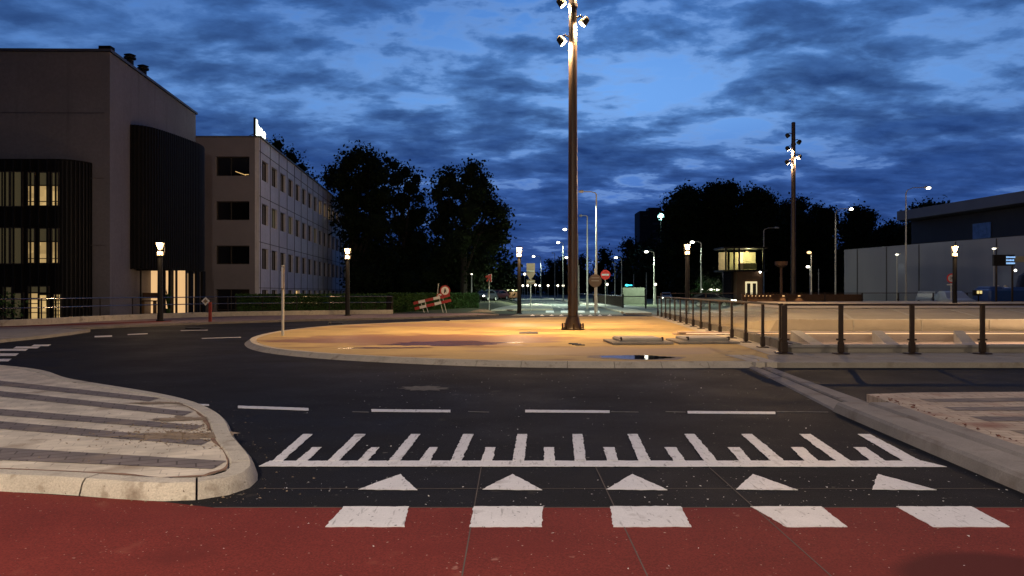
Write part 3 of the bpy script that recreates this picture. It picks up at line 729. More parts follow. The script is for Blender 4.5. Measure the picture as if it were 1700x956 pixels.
# ================================================================== UNDERPASS on the right
g = MB(); wz = -3.3
x0, x1 = railx(18.6) + .55, 46.0
g.add([(x0, 18.6, wz), (x1, 18.6, wz), (x1, 26, wz), (railx(26) + .55, 26, wz)], [(0, 1, 2, 3)])
struct('underpass_road', g, A['asphalt_old'], 'sunken road of the underpass')
CW = mat('underpass_concrete', (.50, .40, .34), .85, .1, 1.2, .2, 30); CW2 = mat('underpass_coping', (.32, .30, .29), .8, .12, 2)
PL = mat('pale_platform', (.42, .36, .27), .85, .14, .8, .2, 30)
b = MB(); b.box(((x0 + x1) / 2, 26.12, (wz + .16) / 2), (x1 - x0 + 3, .24, .16 - wz)); b.box((x0 - .1, 22.3, wz / 2), (.2, 7.6, -wz))
u = thing('underpass_wall', 'lit concrete wall on the far side of the underpass', 'wall', (20, 26.1, wz)); part('wall', b, CW, u, True)
b = MB()
for k in range(18): b.box((9.2 + k * 2.05, 26.13, -.12), (.9, .25, .07))
part('recessed_slots', b, A['brown'], u, True)
b = MB(); b.box((26, 26.1, .19), (40.5, .34, .05)); part('coping', b, CW, u, True)
b = MB(); b.box((26, 25.925, .16), (40, .03, .035)); part('led_strip', b, A['led'], u, True)
u = thing('parapet', 'low concrete parapet behind the front glass railing', 'parapet', (20, 18.5, 0))
b = MB(); b.box(((x0 - .4 + x1) / 2, 18.49, (wz + .24) / 2), (x1 - x0 + .4, .22, .24 - wz)); part('wall', b, A['concrete'], u, True)
b = MB(); b.box(((x0 - .4 + x1) / 2, 18.49, .27), (x1 - x0 + .5, .32, .06)); part('coping', b, CW2, u, True)
b = MB()
n = 14
for k in range(n):
    Y0 = 18.4 + k * 2.0; Y1 = Y0 + 1.985
    b.prism([(railx(Y0) + .36, Y0), (railx(Y0) + .56, Y0), (railx(Y1) + .56, Y1), (railx(Y1) + .36, Y1)], 0, .33)
solo('parapet', b, A['concrete'], 'low concrete parapet running away behind the side glass railing', 'parapet', loc=(8, 30, 0))
for k, (nx, fx) in enumerate(((7.62, 9.75), (9.45, 12.55), (11.35, 15.35), (13.3, 18.2), (15.3, 21.1), (17.4, 24.2))):
    b = MB(); w = .17; b.add([(nx - w, 18.62, -.12), (nx + w, 18.62, -.12), (fx + w, 25.9, -.12), (fx - w, 25.9, -.12), (nx - w, 18.62, .26), (nx + w, 18.62, .26), (fx + w, 25.9, .26), (fx - w, 25.9, .26)],
          [(3, 2, 1, 0), (4, 5, 6, 7), (0, 1, 5, 4), (1, 2, 6, 5), (2, 3, 7, 6), (3, 0, 4, 7)])
    lab = ['concrete strut over the underpass nearest the railing corner', 'concrete strut over the underpass seen between the second and third front posts', 'concrete strut over the underpass seen left of the rightmost front post', 'concrete strut over the underpass at the right picture edge', 'concrete strut over the underpass beyond the right edge', 'last concrete strut over the underpass'][k]
    if k < 4: solo('concrete_strut', b, CW2, lab, 'strut', 'struts across the underpass', loc=(nx, 18.62, 0))
# platform beyond (gently rising)
b = MB()
low = MB(); low.add([(railx(26.24) + .6, 26.24, .175), (60, 26.24, .175), (60, 27.1, .175), (30, 60, .175), (railx(60) + 1.5, 60, .175)], [(0, 1, 2, 3, 4)])
struct('platform', low, PL, 'pale concrete ground between the side railing and the bank')
rows = [(27.0, 9.5, .17), (27.02, 9.5, .585), (33, 11.8, .83), (33.6, 12.0, .84), (60, 19.5, .86)]
vs = []
for y, xw, z in rows: vs += [(xw, y, z), (70, y, z)]
fs = [(2 * i, 2 * i + 1, 2 * i + 3, 2 * i + 2) for i in range(len(rows) - 1)]
m_ = len(vs); vs += [(a - ((.3 if b_ < 28 else 3.4) if k % 2 == 0 else 0), b_, .1) for k, (a, b_, c_) in enumerate(vs)]
for i in range(len(rows) - 1): fs.append((2 * i, 2 * i + 2, 2 * i + 2 + m_, 2 * i + m_))
fs.append((0, m_, m_ + 1, 1)); e = 2 * (len(rows) - 1); fs.append((e, e + 1, e + 1 + m_, e + m_))
b.add(vs, fs); struct('platform', b, PL, 'pale concrete platform beyond the underpass')
b = MB()
for k in range(13):
    x = 9.8 + k * 2.45
    b.add([(x - .07, 27.05, .60), (x + .07, 27.05, .60), (x + 2.0, 32.8, .835), (x + 1.75, 32.8, .835)], [(0, 1, 2, 3)])
    b.box((x, 27.0, .38), (.035, .03, .38))
b.box((27, 33.3, .86), (30, .12, .05)); b.box((25.5, 27.0, .60), (31.8, .1, .04))
struct('platform_joints', b, A['kerb'], 'pale lines across the platform')

def railing(label, pts, base, top, loc, glass0=.28, endpost=True, sp=2.0, pw=.105, clip=True, xs=None):
    t = thing('glass_railing', label, 'railing', loc)
    P_ = xs if xs else resample(pts, sp)
    P_ = [Vector(p) for p in P_]
    for i, p in enumerate(P_):
        d = (P_[min(i + 1, len(P_) - 1)] - P_[max(i - 1, 0)]).normalized(); M = Matrix.Rotation(math.atan2(d.y, d.x), 3, 'Z')
        w = pw * (1.2 if (i == 0 and endpost) else 1)
        b = MB(); b.bbox((p.x, p.y, (base + top) / 2), (w, .07, top - base), .01, M)
        po = part('post', b, A['rail_steel'], t, True)
        b = MB(); b.bbox((p.x, p.y, base + .012), (w + .22, .26, .024), .008, M); b.box((p.x, p.y, base + .16), (w + .012, .11, .24 if clip else .1), M)
        if clip: b.box((p.x, p.y, base + .34), (w + .10, .05, .04), M)
        part('base_plate', b, A['rail_steel'], po, True)
    for a, c in zip(P_, P_[1:]):
        d = (c - a); u_ = d.normalized(); L_ = d.length - pw - .04; M = Matrix.Rotation(math.atan2(d.y, d.x), 3, 'Z'); m = (a + c) / 2; nn = Vector((-u_.y, u_.x)) * .0
        b = MB(); b.box((m.x + nn.x, m.y + nn.y, (base + glass0 + top - .07) / 2), (L_, .014, top - .07 - base - glass0), M); part('glass_panel', b, A['glass'], t, True)
        b = MB(); b.box((m.x, m.y, top + .02), (d.length + .001, .12, .05), M); part('top_rail', b, A['rail_steel'], t, True)
    return t
front = [(railx(17.85), 17.9)] + [(ax(px, 17.9), 17.9) for px in (1396, 1514, 1631, 1749, 1867, 1985, 2103)]
railing('brown steel and glass railing along the front of the underpass, running to the right edge', None, ZI + .01, 1.27, (6.5, 17.9, ZI), xs=front)
side = [(railx(18.3), 18.25)] + [(railx(20 + 2 * k), 20 + 2 * k) for k in range(14)]
railing('brown steel and glass railing running away along the side of the island', None, ZI + .01, 1.27, (8, 30, ZI), xs=side, endpost=False)
farr = [(railx(47) + .4, 47.5), (13, 50.5)] + [(17 + 3.2 * k, 54.5 + .9 * k) for k in range(9)]
railing('far dark railing with smoky glass on the other side of the platform', None, .84, 1.47, (20, 55, .4), xs=farr, pw=.10, endpost=False, glass0=.1, clip=False)

# weathering-steel wall with small downlights
t = thing('steel_wall', 'rust brown wall with a row of small downlights below the kiosk', 'wall', (21, 57.5, .4))
b = MB(); b.box((ax(1330, 57.5), 57.5, .85), (ax(1430, 57.5) - ax(1232, 57.5), .25, 1.1)); part('wall', b, A['brown'], t, True)
for px in (1237, 1243, 1249, 1255, 1261, 1267, 1273, 1279, 1301, 1327):
    big = px > 1290; x = ax(px, 57.3)
    b = MB(); b.box((x, 57.34, 1.27), (.16 if big else .05, .05, .035)); h_ = part('downlight', b, A['glow_w'], t, True)
    if big: lamp('SPOT', (x, 57.1, 1.24), 16, WARM, aim=(x, 57.35, .4), size=.03, angle=110)
    elif px in (1243, 1255, 1267, 1279): lamp('SPOT', (x, 57.1, 1.24), 6, WARM, aim=(x, 57.35, .4), size=.03, angle=90)

# ================================================================== BUILDINGS LEFT
# -- concrete theatre-like block
B = thing('concrete_building', 'tall windowless concrete block with two rounded dark glazed bays at the left', 'building', (-35, 50, 0))
C1, C2, HB = Vector((-23.5, 44)), Vector((-25.0, 59.5)), 15.6
b = MB(); b.prism([(-60, 43.4), (C1.x, C1.y), (C2.x, C2.y), (-60, 62)], -.05, HB); part('wall', b, A['wallc'], B, True)
b = MB(); b.prism([(-60, 43.28), (C1.x + .12, C1.y - .12), (C2.x + .12, C2.y + .12), (-60, 62.1)], HB + .002, HB + .16)
part('roof_edge', b, mat('roof_trim', (.07, .07, .09), .6), B, True)
b = MB()
for z in (4.3, 8.2, 12.0): b.box((-31, 43.68, z), (14.6, .02, .03), Matrix.Rotation(R(0.9), 3, 'Z'))
part('panel_joints', b, mat('faint_joint', (.11, .10, .11), .9), B, True)
b = MB(); b.box((-23.9, 44.4, HB + .28), (.7, .5, .3)); part('roof_box', b, A['dark_clad'], B, True)
for (x, y) in ((-24.0, 47.3), (-24.3, 49.6)):
    b = MB(); b.tube([(x, y, HB + .1), (x, y, HB + .55)], .22, 12); b.tube([(x, y, HB + .62), (x, y, HB + .72)], [.36, .36], 12); b.tube([(x, y, HB + .85), (x, y, HB + .95)], [.36, .1], 12); b.tube([(x, y, HB + .5), (x, y, HB + .9)], .12, 8)
    part('roof_vent', b, A['black'], B, True)
# bay one: rounded dark volume in front of the front face
def rounded_bay(x0, x1, y0, yb, r, ztop, nseg=10):
    """outline with rounded near right corner; returns polyline from (x0,y0) along the front to (x1,yb)"""
    pts = [(x0, y0), (x1 - r, y0)]
    for k in range(1, nseg + 1):
        a = math.pi / 2 * k / nseg; pts.append((x1 - r + r * math.sin(a), y0 + r - r * math.cos(a)))
    pts.append((x1, yb)); return pts
bay1 = rounded_bay(-60, -24.5, 42.5, 43.95, 1.3, 9.1)
b = MB(); b.prism(bay1 + [(-60, 43.6)], 0, 9.1); bb1 = part('dark_bay', b, A['dark_clad'], B, True)
b = MB()
for x, y, nx_, ny_ in [(ax(p, 42.5), 42.5, 0, -1) for p in range(-60, 96, 14)]:
    b.box((x, y - .06, 4.5), (.07, .14, 9.0))
for k in range(1, 10):
    a = math.pi / 2 * k / 10; b.box((-25.8 + 1.34 * math.sin(a), 43.8 - 1.34 * math.cos(a), 4.5), (.06, .08, 9.0), Matrix.Rotation(a, 3, 'Z'))
part('vertical_fins', b, A['black'], bb1, True)
Yb = 42.5
def winpane(px0, px1, py0, py1, m, par, name='window', Y=Yb, proud=.03, frame=True, bars=(), label=None):
    x0_, x1_, z0, z1 = ax(px0, Y), ax(px1, Y), zt(py1, Y), zt(py0, Y)
    b = MB(); fw = .05
    for (cx_, cz_, w, h_) in (((x0_ + x1_) / 2, z1 + fw / 2, x1_ - x0_ + 2 * fw, fw), ((x0_ + x1_) / 2, z0 - fw / 2, x1_ - x0_ + 2 * fw, fw), (x0_ - fw / 2, (z0 + z1) / 2, fw, z1 - z0), (x1_ + fw / 2, (z0 + z1) / 2, fw, z1 - z0)):
        b.box((cx_, Y - proud - .03, cz_), (w, .08, h_))
    for f_ in bars: b.box(((x0_ + x1_) / 2, Y - proud - .035, z0 + (z1 - z0) * f_), (x1_ - x0_, .05, .045))
    fr_ = part(name, b, A['frame'], par, True)
    b = MB(); b.box(((x0_ + x1_) / 2, Y - proud + .0, (z0 + z1) / 2), (x1_ - x0_, .02, z1 - z0)); part('pane', b, m, fr_, True)
def roomglow(name, base, seed):
    """lit room behind a window: light panel colour broken up by furniture-like blocks"""
    m = bpy.data.materials.new(name); m.use_nodes = True; n = m.node_tree.nodes; l = m.node_tree.links; b_ = n['Principled BSDF']
    t_ = n.new('ShaderNodeTexCoord'); mp = n.new('ShaderNodeMapping'); mp.inputs['Location'].default_value = (seed, 0, seed * .7); mp.inputs['Scale'].default_value = (1, 1, 1.6)
    l.new(t_.outputs['Object'], mp.inputs[0]); v = n.new('ShaderNodeTexVoronoi'); v.distance = 'CHEBYCHEV'; v.inputs['Scale'].default_value = 1.3; l.new(mp.outputs[0], v.inputs[0])
    sp_ = n.new('ShaderNodeSeparateColor'); l.new(v.outputs['Color'], sp_.inputs[0])
    mr = n.new('ShaderNodeMapRange'); mr.inputs[3].default_value = base * .55; mr.inputs[4].default_value = base * 1.15; l.new(sp_.outputs[0], mr.inputs[0])
    b_.inputs['Base Color'].default_value = (.2, .15, .08, 1); b_.inputs['Emission Color'].default_value = (1, .66, .26, 1); l.new(mr.outputs[0], b_.inputs['Emission Strength']); return m
RG = [roomglow('lit_room_a', .55, 2.2), roomglow('lit_room_b', .7, 7.7)]
for (ya, yb) in ((286, 342), (379, 437)):
    for px0, px1 in ((-30, -12), (-8, 4), (6, 16), (20, 38)): winpane(px0, px1, ya, yb, A['win_dim'], bb1)
    mid = ya + 23
    for px0, px1 in ((48, 58), (66, 82), (88, 98)):
        winpane(px0, px1, ya + 1, mid - 2, A['win_dim'], bb1); winpane(px0, px1, mid, yb - 1, RG[(px0 // 10) % 2], bb1, bars=(.2,))
for px0, px1, ya, yb in ((7, 20, 477, 527), (22, 40, 487, 527)): winpane(px0, px1, ya, yb, A['win_dim'], bb1)
winpane(49, 64, 487, 531, RG[1], bb1, bars=(.28, .62, .82)); winpane(67, 82, 490, 532, RG[1], bb1, bars=(.3, .8)); winpane(91, 101, 489, 531, RG[1], bb1, bars=(.2, .36, .5, .64, .78, .9))
winpane(49, 82, 476, 485, A['win_dim'], bb1)
# bay two on the side face: rounded at the far corner, lit ground floor with a real room behind
bay2c = smooth_poly([(-23.75, 46.9), (-23.15, 47.15), (-22.7, 48.0), (-22.4, 49.5), (-22.15, 51.5), (-22.05, 53.2), (-22.45, 54.8), (-23.4, 55.6), (-24.5, 55.9)], 5)
bay2 = bay2c + [(-24.6, 55.9)]
b = MB(); b.prism(bay2, 3.05, 12.0, bottom=True); b2 = part('dark_bay', b, A['dark_clad'], B, True)
b = MB(); b.prism([(-24.6, 46.9), (-23.8, 47.0), (-24.5, 55.6), (-25.4, 55.6)], 0, 3.1); part('core', b, A['wallc'], B, True)
b = MB()
for p in resample(bay2c, .22)[:40]: b.box((p.x + .03, p.y - .02, 7.5), (.07, .07, 9.0))
part('vertical_fins', b, A['black'], b2, True)
# ground floor room of bay two: back wall glows, table and plant stand in front of it
Yr = 48.0
b = MB(); b.box((-23.1, 50.2, 1.55), (2.6, .06, 2.9)); part('lit_back_wall', b, A['win_warm2'], B, True)
b = MB(); b.box((-23.1, 49.2, .12), (2.6, 2.2, .1)); part('room_floor', b, mat('room_floor', (.2, .12, .07), .5), B, True)
b = MB(); b.box((-23.5, 48.7, 1.0), (1.2, .6, .07)); b.box((-23.9, 48.7, .55), (.06, .4, .85)); b.box((-23.1, 48.7, .55), (.06, .4, .85)); b.box((-23.4, 48.9, 1.35), (1.0, .3, .35)); part('desk', b, A['brown'], B, True)
b = MB()
for k in range(14):
    a = k * 2.4; b.tube([(-22.3, 48.8, .5), (-22.3 + .15 * math.cos(a), 48.8 + .15 * math.sin(a), 1.4), (-22.3 + .45 * math.cos(a), 48.8 + .3 * math.sin(a), 1.5 + .5 * math.sin(k * 1.3))], [.02, .03, .005], 5)
b.tube([(-22.3, 48.8, .1), (-22.3, 48.8, .5)], [.14, .2], 8); part('house_plant', b, A['leaf_g'], B, True)
b = MB()
for px in (221, 233.5, 258, 266, 286): x = ax(px, 47.6); b.box((x, 47.62 if px < 250 else 48.15, 1.55), (.16 if px in (258, 266) else .08, .08, 3.0))
b.box((-22.9, 47.9, 3.0), (2.6, .1, .14)); b.box((-22.9, 47.9, .1), (2.6, .14, .12)); part('window_frame', b, A['black'], B, True)
# slatted part of the ground floor
b = MB(); b.box((-23.1, 52.4, 1.5), (.1, 4.8, 2.8)); part('lit_back_wall', b, mat('slat_glow', (.3, .2, .1), emit=(1, .60, .30), estr=.22), B, True)
b = MB()
for k in range(6): b.box((-22.42 + k * .07, 49.5 + k * .86, 1.55), (.14, .50, 3.0))
part('slats', b, A['dark_clad'], B, True)
# -- office block with rows of windows
O = thing('office_building', 'pale concrete office block with rows of small square windows and a glowing roof sign', 'building', (-22, 62, 0))
Q0, Q1, HO = Vector((-20.3, 60.5)), Vector((-25.5, 125)), 14.0
dr = (Q1 - Q0).normalized(); LS = (Q1 - Q0).length; an = math.atan2(dr.y, dr.x); nrm_ = Vector((dr.y, -dr.x))
# side wall with real openings: piers and spandrels
nW, pitch, ww = 19, 3.31, 2.1
zrows = ((10.7, 12.35), (7.1, 8.8), (3.45, 5.15), (-.2, 1.75))
MR = Matrix.Rotation(an, 3, 'Z')
b = MB()
th = .35
def wbox(s0, s1, z0, z1, mb=b, inset=0, t=th):
    c_ = Q0 + dr * ((s0 + s1) / 2) - nrm_ * (t / 2 + inset); mb.box((c_.x, c_.y, (z0 + z1) / 2), (s1 - s0, t, z1 - z0), MR)
zs = [0] + [z for r_ in sorted(zrows) for z in r_] + [HO]
zcut = [(1.75, 3.45), (5.15, 7.1), (8.8, 10.7), (12.35, HO)]
for z0, z1 in zcut: wbox(0, LS, z0, z1)
for (z0, z1) in zrows:
    s = .0; z0 = max(z0, 0)
    for k in range(nW + 1):
        s1 = .85 + k * pitch if k < nW else LS
        wbox(s, s1, z0, z1); s = s1 + ww
part('side_wall', b, A['office'], O, True)
b = MB()
for k in range(nW + 1):
    s = .85 + k * pitch - .6; c_ = Q0 + dr * s + nrm_ * .02; b.box((c_.x, c_.y, 7), (.05, .04, 13.9), MR)
for z in (1.9, 5.6, 9.3, 12.9): c_ = Q0 + dr * (LS / 2) + nrm_ * .015; b.box((c_.x, c_.y, z), (LS, .03, .045), MR)
part('panel_joints', b, mat('panel_joint', (.08, .07, .07), .9), O, True)
for r_, (z0, z1) in enumerate(zrows):
    for k in range(nW):
        z0c = max(z0, .3); s = .85 + k * pitch + ww / 2; c_ = Q0 + dr * s - nrm_ * .22
        b = MB()
        b.box((c_.x, c_.y, z0c + .03), (ww, .08, .06), MR); b.box((c_.x, c_.y, z1 - .03), (ww, .08, .06), MR)
        for e_ in (-ww / 2 + .03, 0, ww / 2 - .03): d_ = c_ + dr * e_; b.box((d_.x, d_.y, (z0c + z1) / 2), (.06, .08, z1 - z0c), MR)
        w_ = part('window', b, A['frame'], O, True)
        rr = random.random()
        m = A['pane']
        if r_ == 0 and 8 <= k <= 13 and rr < .7: m = A['win_office']
        if r_ == 1 and k in (1, 3, 7) : m = A['win_dim']
        if r_ == 3 and k in (4, 15): m = A['win_warm']
        c2 = c_ - nrm_ * .02; b = MB(); b.box((c2.x, c2.y, (z0c + z1) / 2), (ww, .02, z1 - z0c), MR); part('pane', b, m, w_, True)
# core volume behind the openings, front wall
inn = Q0 - nrm_ * th; inn1 = Q1 - nrm_ * th
b = MB(); b.prism([(-40, 60.9), (Q0.x - th - .02, 60.9), (Q1.x - th - .02, Q1.y - .1), (-45, Q1.y - .1)], 0, HO - .05); part('core', b, A['dark_clad'], O, True)
b = MB(); b.prism([(-40, 60.5), (Q0.x - .03, 60.5), (Q0.x - .03 - .05 * .2, 60.9), (-40, 60.9)], 12.45, HO)
FX0, FX1 = ax(358, 60.5), ax(414, 60.5)
for z0, z1 in ((12.45, HO), (8.87, 10.9), (5.3, 7.35), (1.8, 3.8)):
    if z0 < 12: b.box(((-40 + Q0.x - .05) / 2, 60.7, (z0 + z1) / 2), (Q0.x - .05 + 40, .4, z1 - z0))
for z0, z1 in ((10.9, 12.45), (7.35, 8.87), (3.8, 5.3), (0, 1.8)):
    b.box(((FX1 + Q0.x - .05) / 2, 60.7, (z0 + z1) / 2), (Q0.x - .05 - FX1, .4, z1 - z0)); b.box(((-40 + FX0) / 2, 60.7, (z0 + z1) / 2), (FX0 + 40, .4, z1 - z0))
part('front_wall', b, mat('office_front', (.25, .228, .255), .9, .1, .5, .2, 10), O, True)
for k, (z0, z1) in enumerate(((10.9, 12.45), (7.35, 8.87), (3.8, 5.3), (.1, 1.8))):
    b = MB(); cxx = (FX0 + FX1) / 2
    for e_ in (FX0 + .04, cxx - .2, FX1 - .04): b.box((e_, 60.78, (z0 + z1) / 2), (.07, .08, z1 - z0))
    b.box((cxx, 60.78, z1 - .03), (FX1 - FX0, .08, .06)); b.box((cxx, 60.78, z0 + .03), (FX1 - FX0, .08, .06)); w_ = part('window', b, A['frame'], O, True)
    b = MB(); b.box((cxx, 60.82, (z0 + z1) / 2), (FX1 - FX0, .02, z1 - z0)); pn = part('pane', b, A['pane'], w_, True)
    if k == 0:
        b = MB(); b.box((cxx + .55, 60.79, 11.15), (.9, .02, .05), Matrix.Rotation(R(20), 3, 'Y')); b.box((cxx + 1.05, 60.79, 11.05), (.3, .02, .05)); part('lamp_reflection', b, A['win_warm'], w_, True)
b = MB(); c_ = (Q0 + Q1) / 2; b.box((c_.x - .1, c_.y, HO + .05), (LS + .3, .5, .12), MR); b.box(((-40 + Q0.x) / 2, 60.65, HO + .05), (Q0.x + 40, .4, .12)); part('roof_edge', b, mat('roof_trim_pale', (.12, .12, .13), .6), O, True)
# glowing roof sign: a tall mark and a run of letters standing on the side parapet
SG = thing('roof_sign', 'white glowing sign standing on the front corner of the office roof', 'sign', (-20.3, 61, HO + .1))
def son(s0, s1, z0, z1, mb): c_ = Q0 + dr * ((s0 + s1) / 2) - nrm_ * .38; mb.box((c_.x, c_.y, (z0 + z1) / 2), (s1 - s0, .18, z1 - z0), MR)
b = MB(); son(.15, .66, 14.35, 15.5, b); 
LT = MB()
s_ = .80
for w_, h_ in ((.44, .88), (.40, .70), (.40, .84), (.36, .66), (.44, .76)):
    son(s_, s_ + .12, 14.3, 14.3 + h_, LT); son(s_ + w_ - .14, s_ + w_, 14.3, 14.3 + h_ * .85, LT); son(s_, s_ + w_, 14.3 + h_ * .70, 14.3 + h_ * .92, LT); son(s_, s_ + w_, 14.3, 14.42, LT); s_ += w_ + .10
part('emblem', b, A['sign_glow'], SG, True); part('letters', LT, A['sign_glow'], SG, True)
b = MB(); son(.02, .10, 14.1, 15.6, b); son(.1, s_, 14.12, 14.22, b)
for k in range(3): c_ = Q0 + dr * (.2 + k * 1.3); b.tube([(c_.x, c_.y, 14.5), (c_.x - 1.0, c_.y, 14.1)], .03, 5)
part('support_frame', b, A['steel'], SG, True)
# clear pool of that sign's light on the parapet
lamp('POINT', (-20.0, 64, 14.9), 14, (.85, 1, .85), size=.3)

# ================================================================== VEGETATION
def leaves(blobs, size, per_m2, seed, fill=.35, flat=.9):
    """leaf-sized faces spread through the blobs' volume, mostly near their shells, with gaps between clumps"""
    r = np.random.default_rng(seed); V = []; 
    for (c, rad) in blobs:
        rx, ry, rz = (rad if isinstance(rad, tuple) else (rad, rad, rad * flat))
        area = 4 * math.pi * ((rx * ry) ** 1.6 / 3 + (rx * rz) ** 1.6 / 3 + (ry * rz) ** 1.6 / 3) ** (1 / 1.6)
        n = int(area * per_m2)
        nc = max(10, int(n / 14))                      # clumps (twigs)
        d = r.normal(size=(nc, 3)); d /= np.linalg.norm(d, axis=1)[:, None]
        t = np.where(r.random(nc) < fill, r.random(nc) ** .5 * .85, 1 - np.abs(r.normal(0, .12, nc)) + (r.random(nc) < .22) * r.random(nc) * .16)
        cc = np.array(c) + d * t[:, None] * np.array([rx, ry, rz])
        k = r.integers(0, nc, n); p = cc[k] + r.normal(0, size * .95, (n, 3))
        u = r.normal(size=(n, 3)); u /= np.linalg.norm(u, axis=1)[:, None]; w = np.cross(u, r.normal(size=(n, 3))); w /= np.linalg.norm(w, axis=1)[:, None]
        s = size * r.uniform(.5, 1.25, n)[:, None]
        q4 = np.stack([p - u * s * .5, p + w * s * .32, p + u * s * .5, p - w * s * .32], 1)
        V.append(q4.reshape(-1, 3))
    return np.concatenate(V)
def leafmesh(name, V, m, origin=(0, 0, 0)):
    V = V - np.array(origin); n = len(V) // 4; me = bpy.data.meshes.new(name)
    me.vertices.add(len(V)); me.vertices.foreach_set('co', V.astype('f').ravel())
    me.loops.add(len(V)); me.loops.foreach_set('vertex_index', np.arange(len(V), dtype='i'))
    me.polygons.add(n); me.polygons.foreach_set('loop_start', np.arange(0, len(V), 4, dtype='i')); me.polygons.foreach_set('loop_total', np.full(n, 4, dtype='i'))
    me.update(calc_edges=True); me.materials.append(m); return me
def cores(bl, m, t, k=.66):
    """dense inner growth of the crown: lumpy masses well inside the leaf shell"""
    b = MB()
    for i, (c, rad) in enumerate(bl):
        rx, ry, rz = (rad if isinstance(rad, tuple) else (rad, rad, rad * .9)); vs = []; fs = []; n, mm = 10, 7
        for a in range(mm + 1):
            al = math.pi * a / mm
            for q in range(n):
                be = 2 * math.pi * q / n; d = (math.sin(al) * math.cos(be), math.sin(al) * math.sin(be), math.cos(al)); r = k * (1 + .45 * noise.noise((d[0] * 2 + i * 3.1, d[1] * 2, d[2] * 2)))
                vs.append((c[0] + d[0] * rx * r, c[1] + d[1] * ry * r, max(.1, c[2] + d[2] * rz * r)))
        for a in range(mm):
            for q in range(n): fs.append((a * n + q, (a + 1) * n + q, (a + 1) * n + (q + 1) % n, a * n + (q + 1) % n))
        b.add(vs, fs)
    return part('inner_crown', b, m, t, True)
def tree(label, px, Y, topy, wpx, seed, blobs_px=None, size=.42, dens=5.0, m='leaf', group='trees behind the roads', low=.12, nb=22, name='broadleaf_tree'):
    """blobs_px: (px, py, r_px) crown lobes as seen from the road; else lobes are grown from the size"""
    r = random.Random(seed); X = ax(px, Y); k = Y / F; top = zt(topy, Y); W_ = wpx * k
    t = thing(name, label, 'tree', (X, Y, 0), 0, group)
    bl = []
    if blobs_px:
        for (bx, by, br) in blobs_px: bl.append(((ax(bx, Y), Y + r.uniform(-.5, .5) * W_ * .5, zt(by, Y)), br * k))
    else:
        for i in range(nb):
            h_ = (i + .5) / nb; z = top * (low + (1 - low) * h_); prof = math.sin(math.pi * min(1, max(.12, (h_ * .80 + .16)))) ** .6
            rad = W_ * (.17 + .06 * r.random()) * (.75 + .5 * prof) * (.8 if h_ > .85 else 1); a = r.random() * 6.28; rr = (W_ / 2 - rad * .8) * prof * math.sqrt(r.random())
            bl.append(((X + math.cos(a) * rr, Y + math.sin(a) * rr, min(z, top - rad * .8)), rad))
    b = MB(); r0 = max(.16, top * .022)
    b.tube([(X, Y, -.1), (X + r.uniform(-.1, .1), Y, top * .25), (X + r.uniform(-.3, .3), Y, top * .55), (X, Y, top * .85)], [r0 * 1.2, r0, r0 * .6, r0 * .15], 8)
    for (c, rad) in bl[::2]:
        z0 = top * r.uniform(.15, .5); zc = max(z0 + .3, c[2]); b.tube([(X, Y, z0), ((X + c[0]) / 2, (Y + c[1]) / 2, (z0 + zc) / 2 + .3), (c[0], c[1], zc)], [r0 * .45, r0 * .3, r0 * .08], 5, cap=False)
    part('trunk', b, A['bark'], t, True, True)
    V = leaves(bl, size * 1.15, dens * 1.7, seed)
    cores([q for q in bl if (q[1] if not isinstance(q[1], tuple) else q[1][0]) > W_ * .07], A[m], t)
    o = bpy.data.objects.new('crown', leafmesh('crown', V, A[m], (X, Y, 0))); COL.objects.link(o); o.parent = t
    return t
TL = 'trees between the office and the road'
tree('large dark spreading tree right behind the office block, its crown touching the roofline', 590, 96, 242, 130, 11,
     [(598, 262, 20), (575, 272, 20), (552, 285, 16), (620, 275, 22), (565, 300, 24), (600, 300, 28), (635, 295, 22), (548, 300, 14), (580, 330, 30), (615, 335, 30), (640, 330, 26), (590, 370, 34), (630, 375, 34), (600, 415, 38), (640, 430, 34), (610, 460, 36), (575, 252, 9), (612, 252, 9), (590, 251, 9)], .42, 8.0, group=TL)
tree('loose crowned dark tree between the two tallest trees left of the road', 672, 100, 262, 90, 12,
     [(655, 275, 12), (672, 285, 14), (690, 295, 12), (660, 300, 18), (685, 315, 18), (698, 330, 12), (668, 335, 24), (690, 360, 24), (665, 375, 28), (690, 400, 28), (670, 430, 34), (700, 440, 30), (680, 465, 30), (705, 350, 10), (645, 268, 8)], .40, 6.5, group=TL)
tree('tall rounded dark tree nearest the road, its crown overhanging to the right', 770, 92, 268, 150, 13,
     [(785, 282, 15), (775, 295, 18), (797, 300, 18), (745, 290, 14), (740, 305, 16), (760, 318, 24), (795, 325, 26), (728, 325, 16), (740, 345, 26), (780, 355, 30), (815, 345, 22), (830, 355, 18), (838, 375, 14), (825, 385, 20), (800, 385, 28), (730, 375, 26), (765, 400, 32), (815, 408, 16), (835, 400, 12), (795, 425, 24), (740, 425, 32), (770, 450, 30), (720, 455, 30), (803, 440, 14), (822, 436, 7), (790, 465, 22), (812, 350, 14), (750, 280, 8)], .40, 8.0, group=TL)
tree('dark tree top showing above the office roof behind the glowing sign', 468, 128, 236, 75, 14, [(465, 245, 14), (480, 262, 16), (450, 252, 12), (495, 278, 14), (470, 280, 22), (455, 300, 24), (505, 300, 16), (480, 330, 26), (470, 370, 26), (475, 410, 26)], .45, 4.5, group=TL)
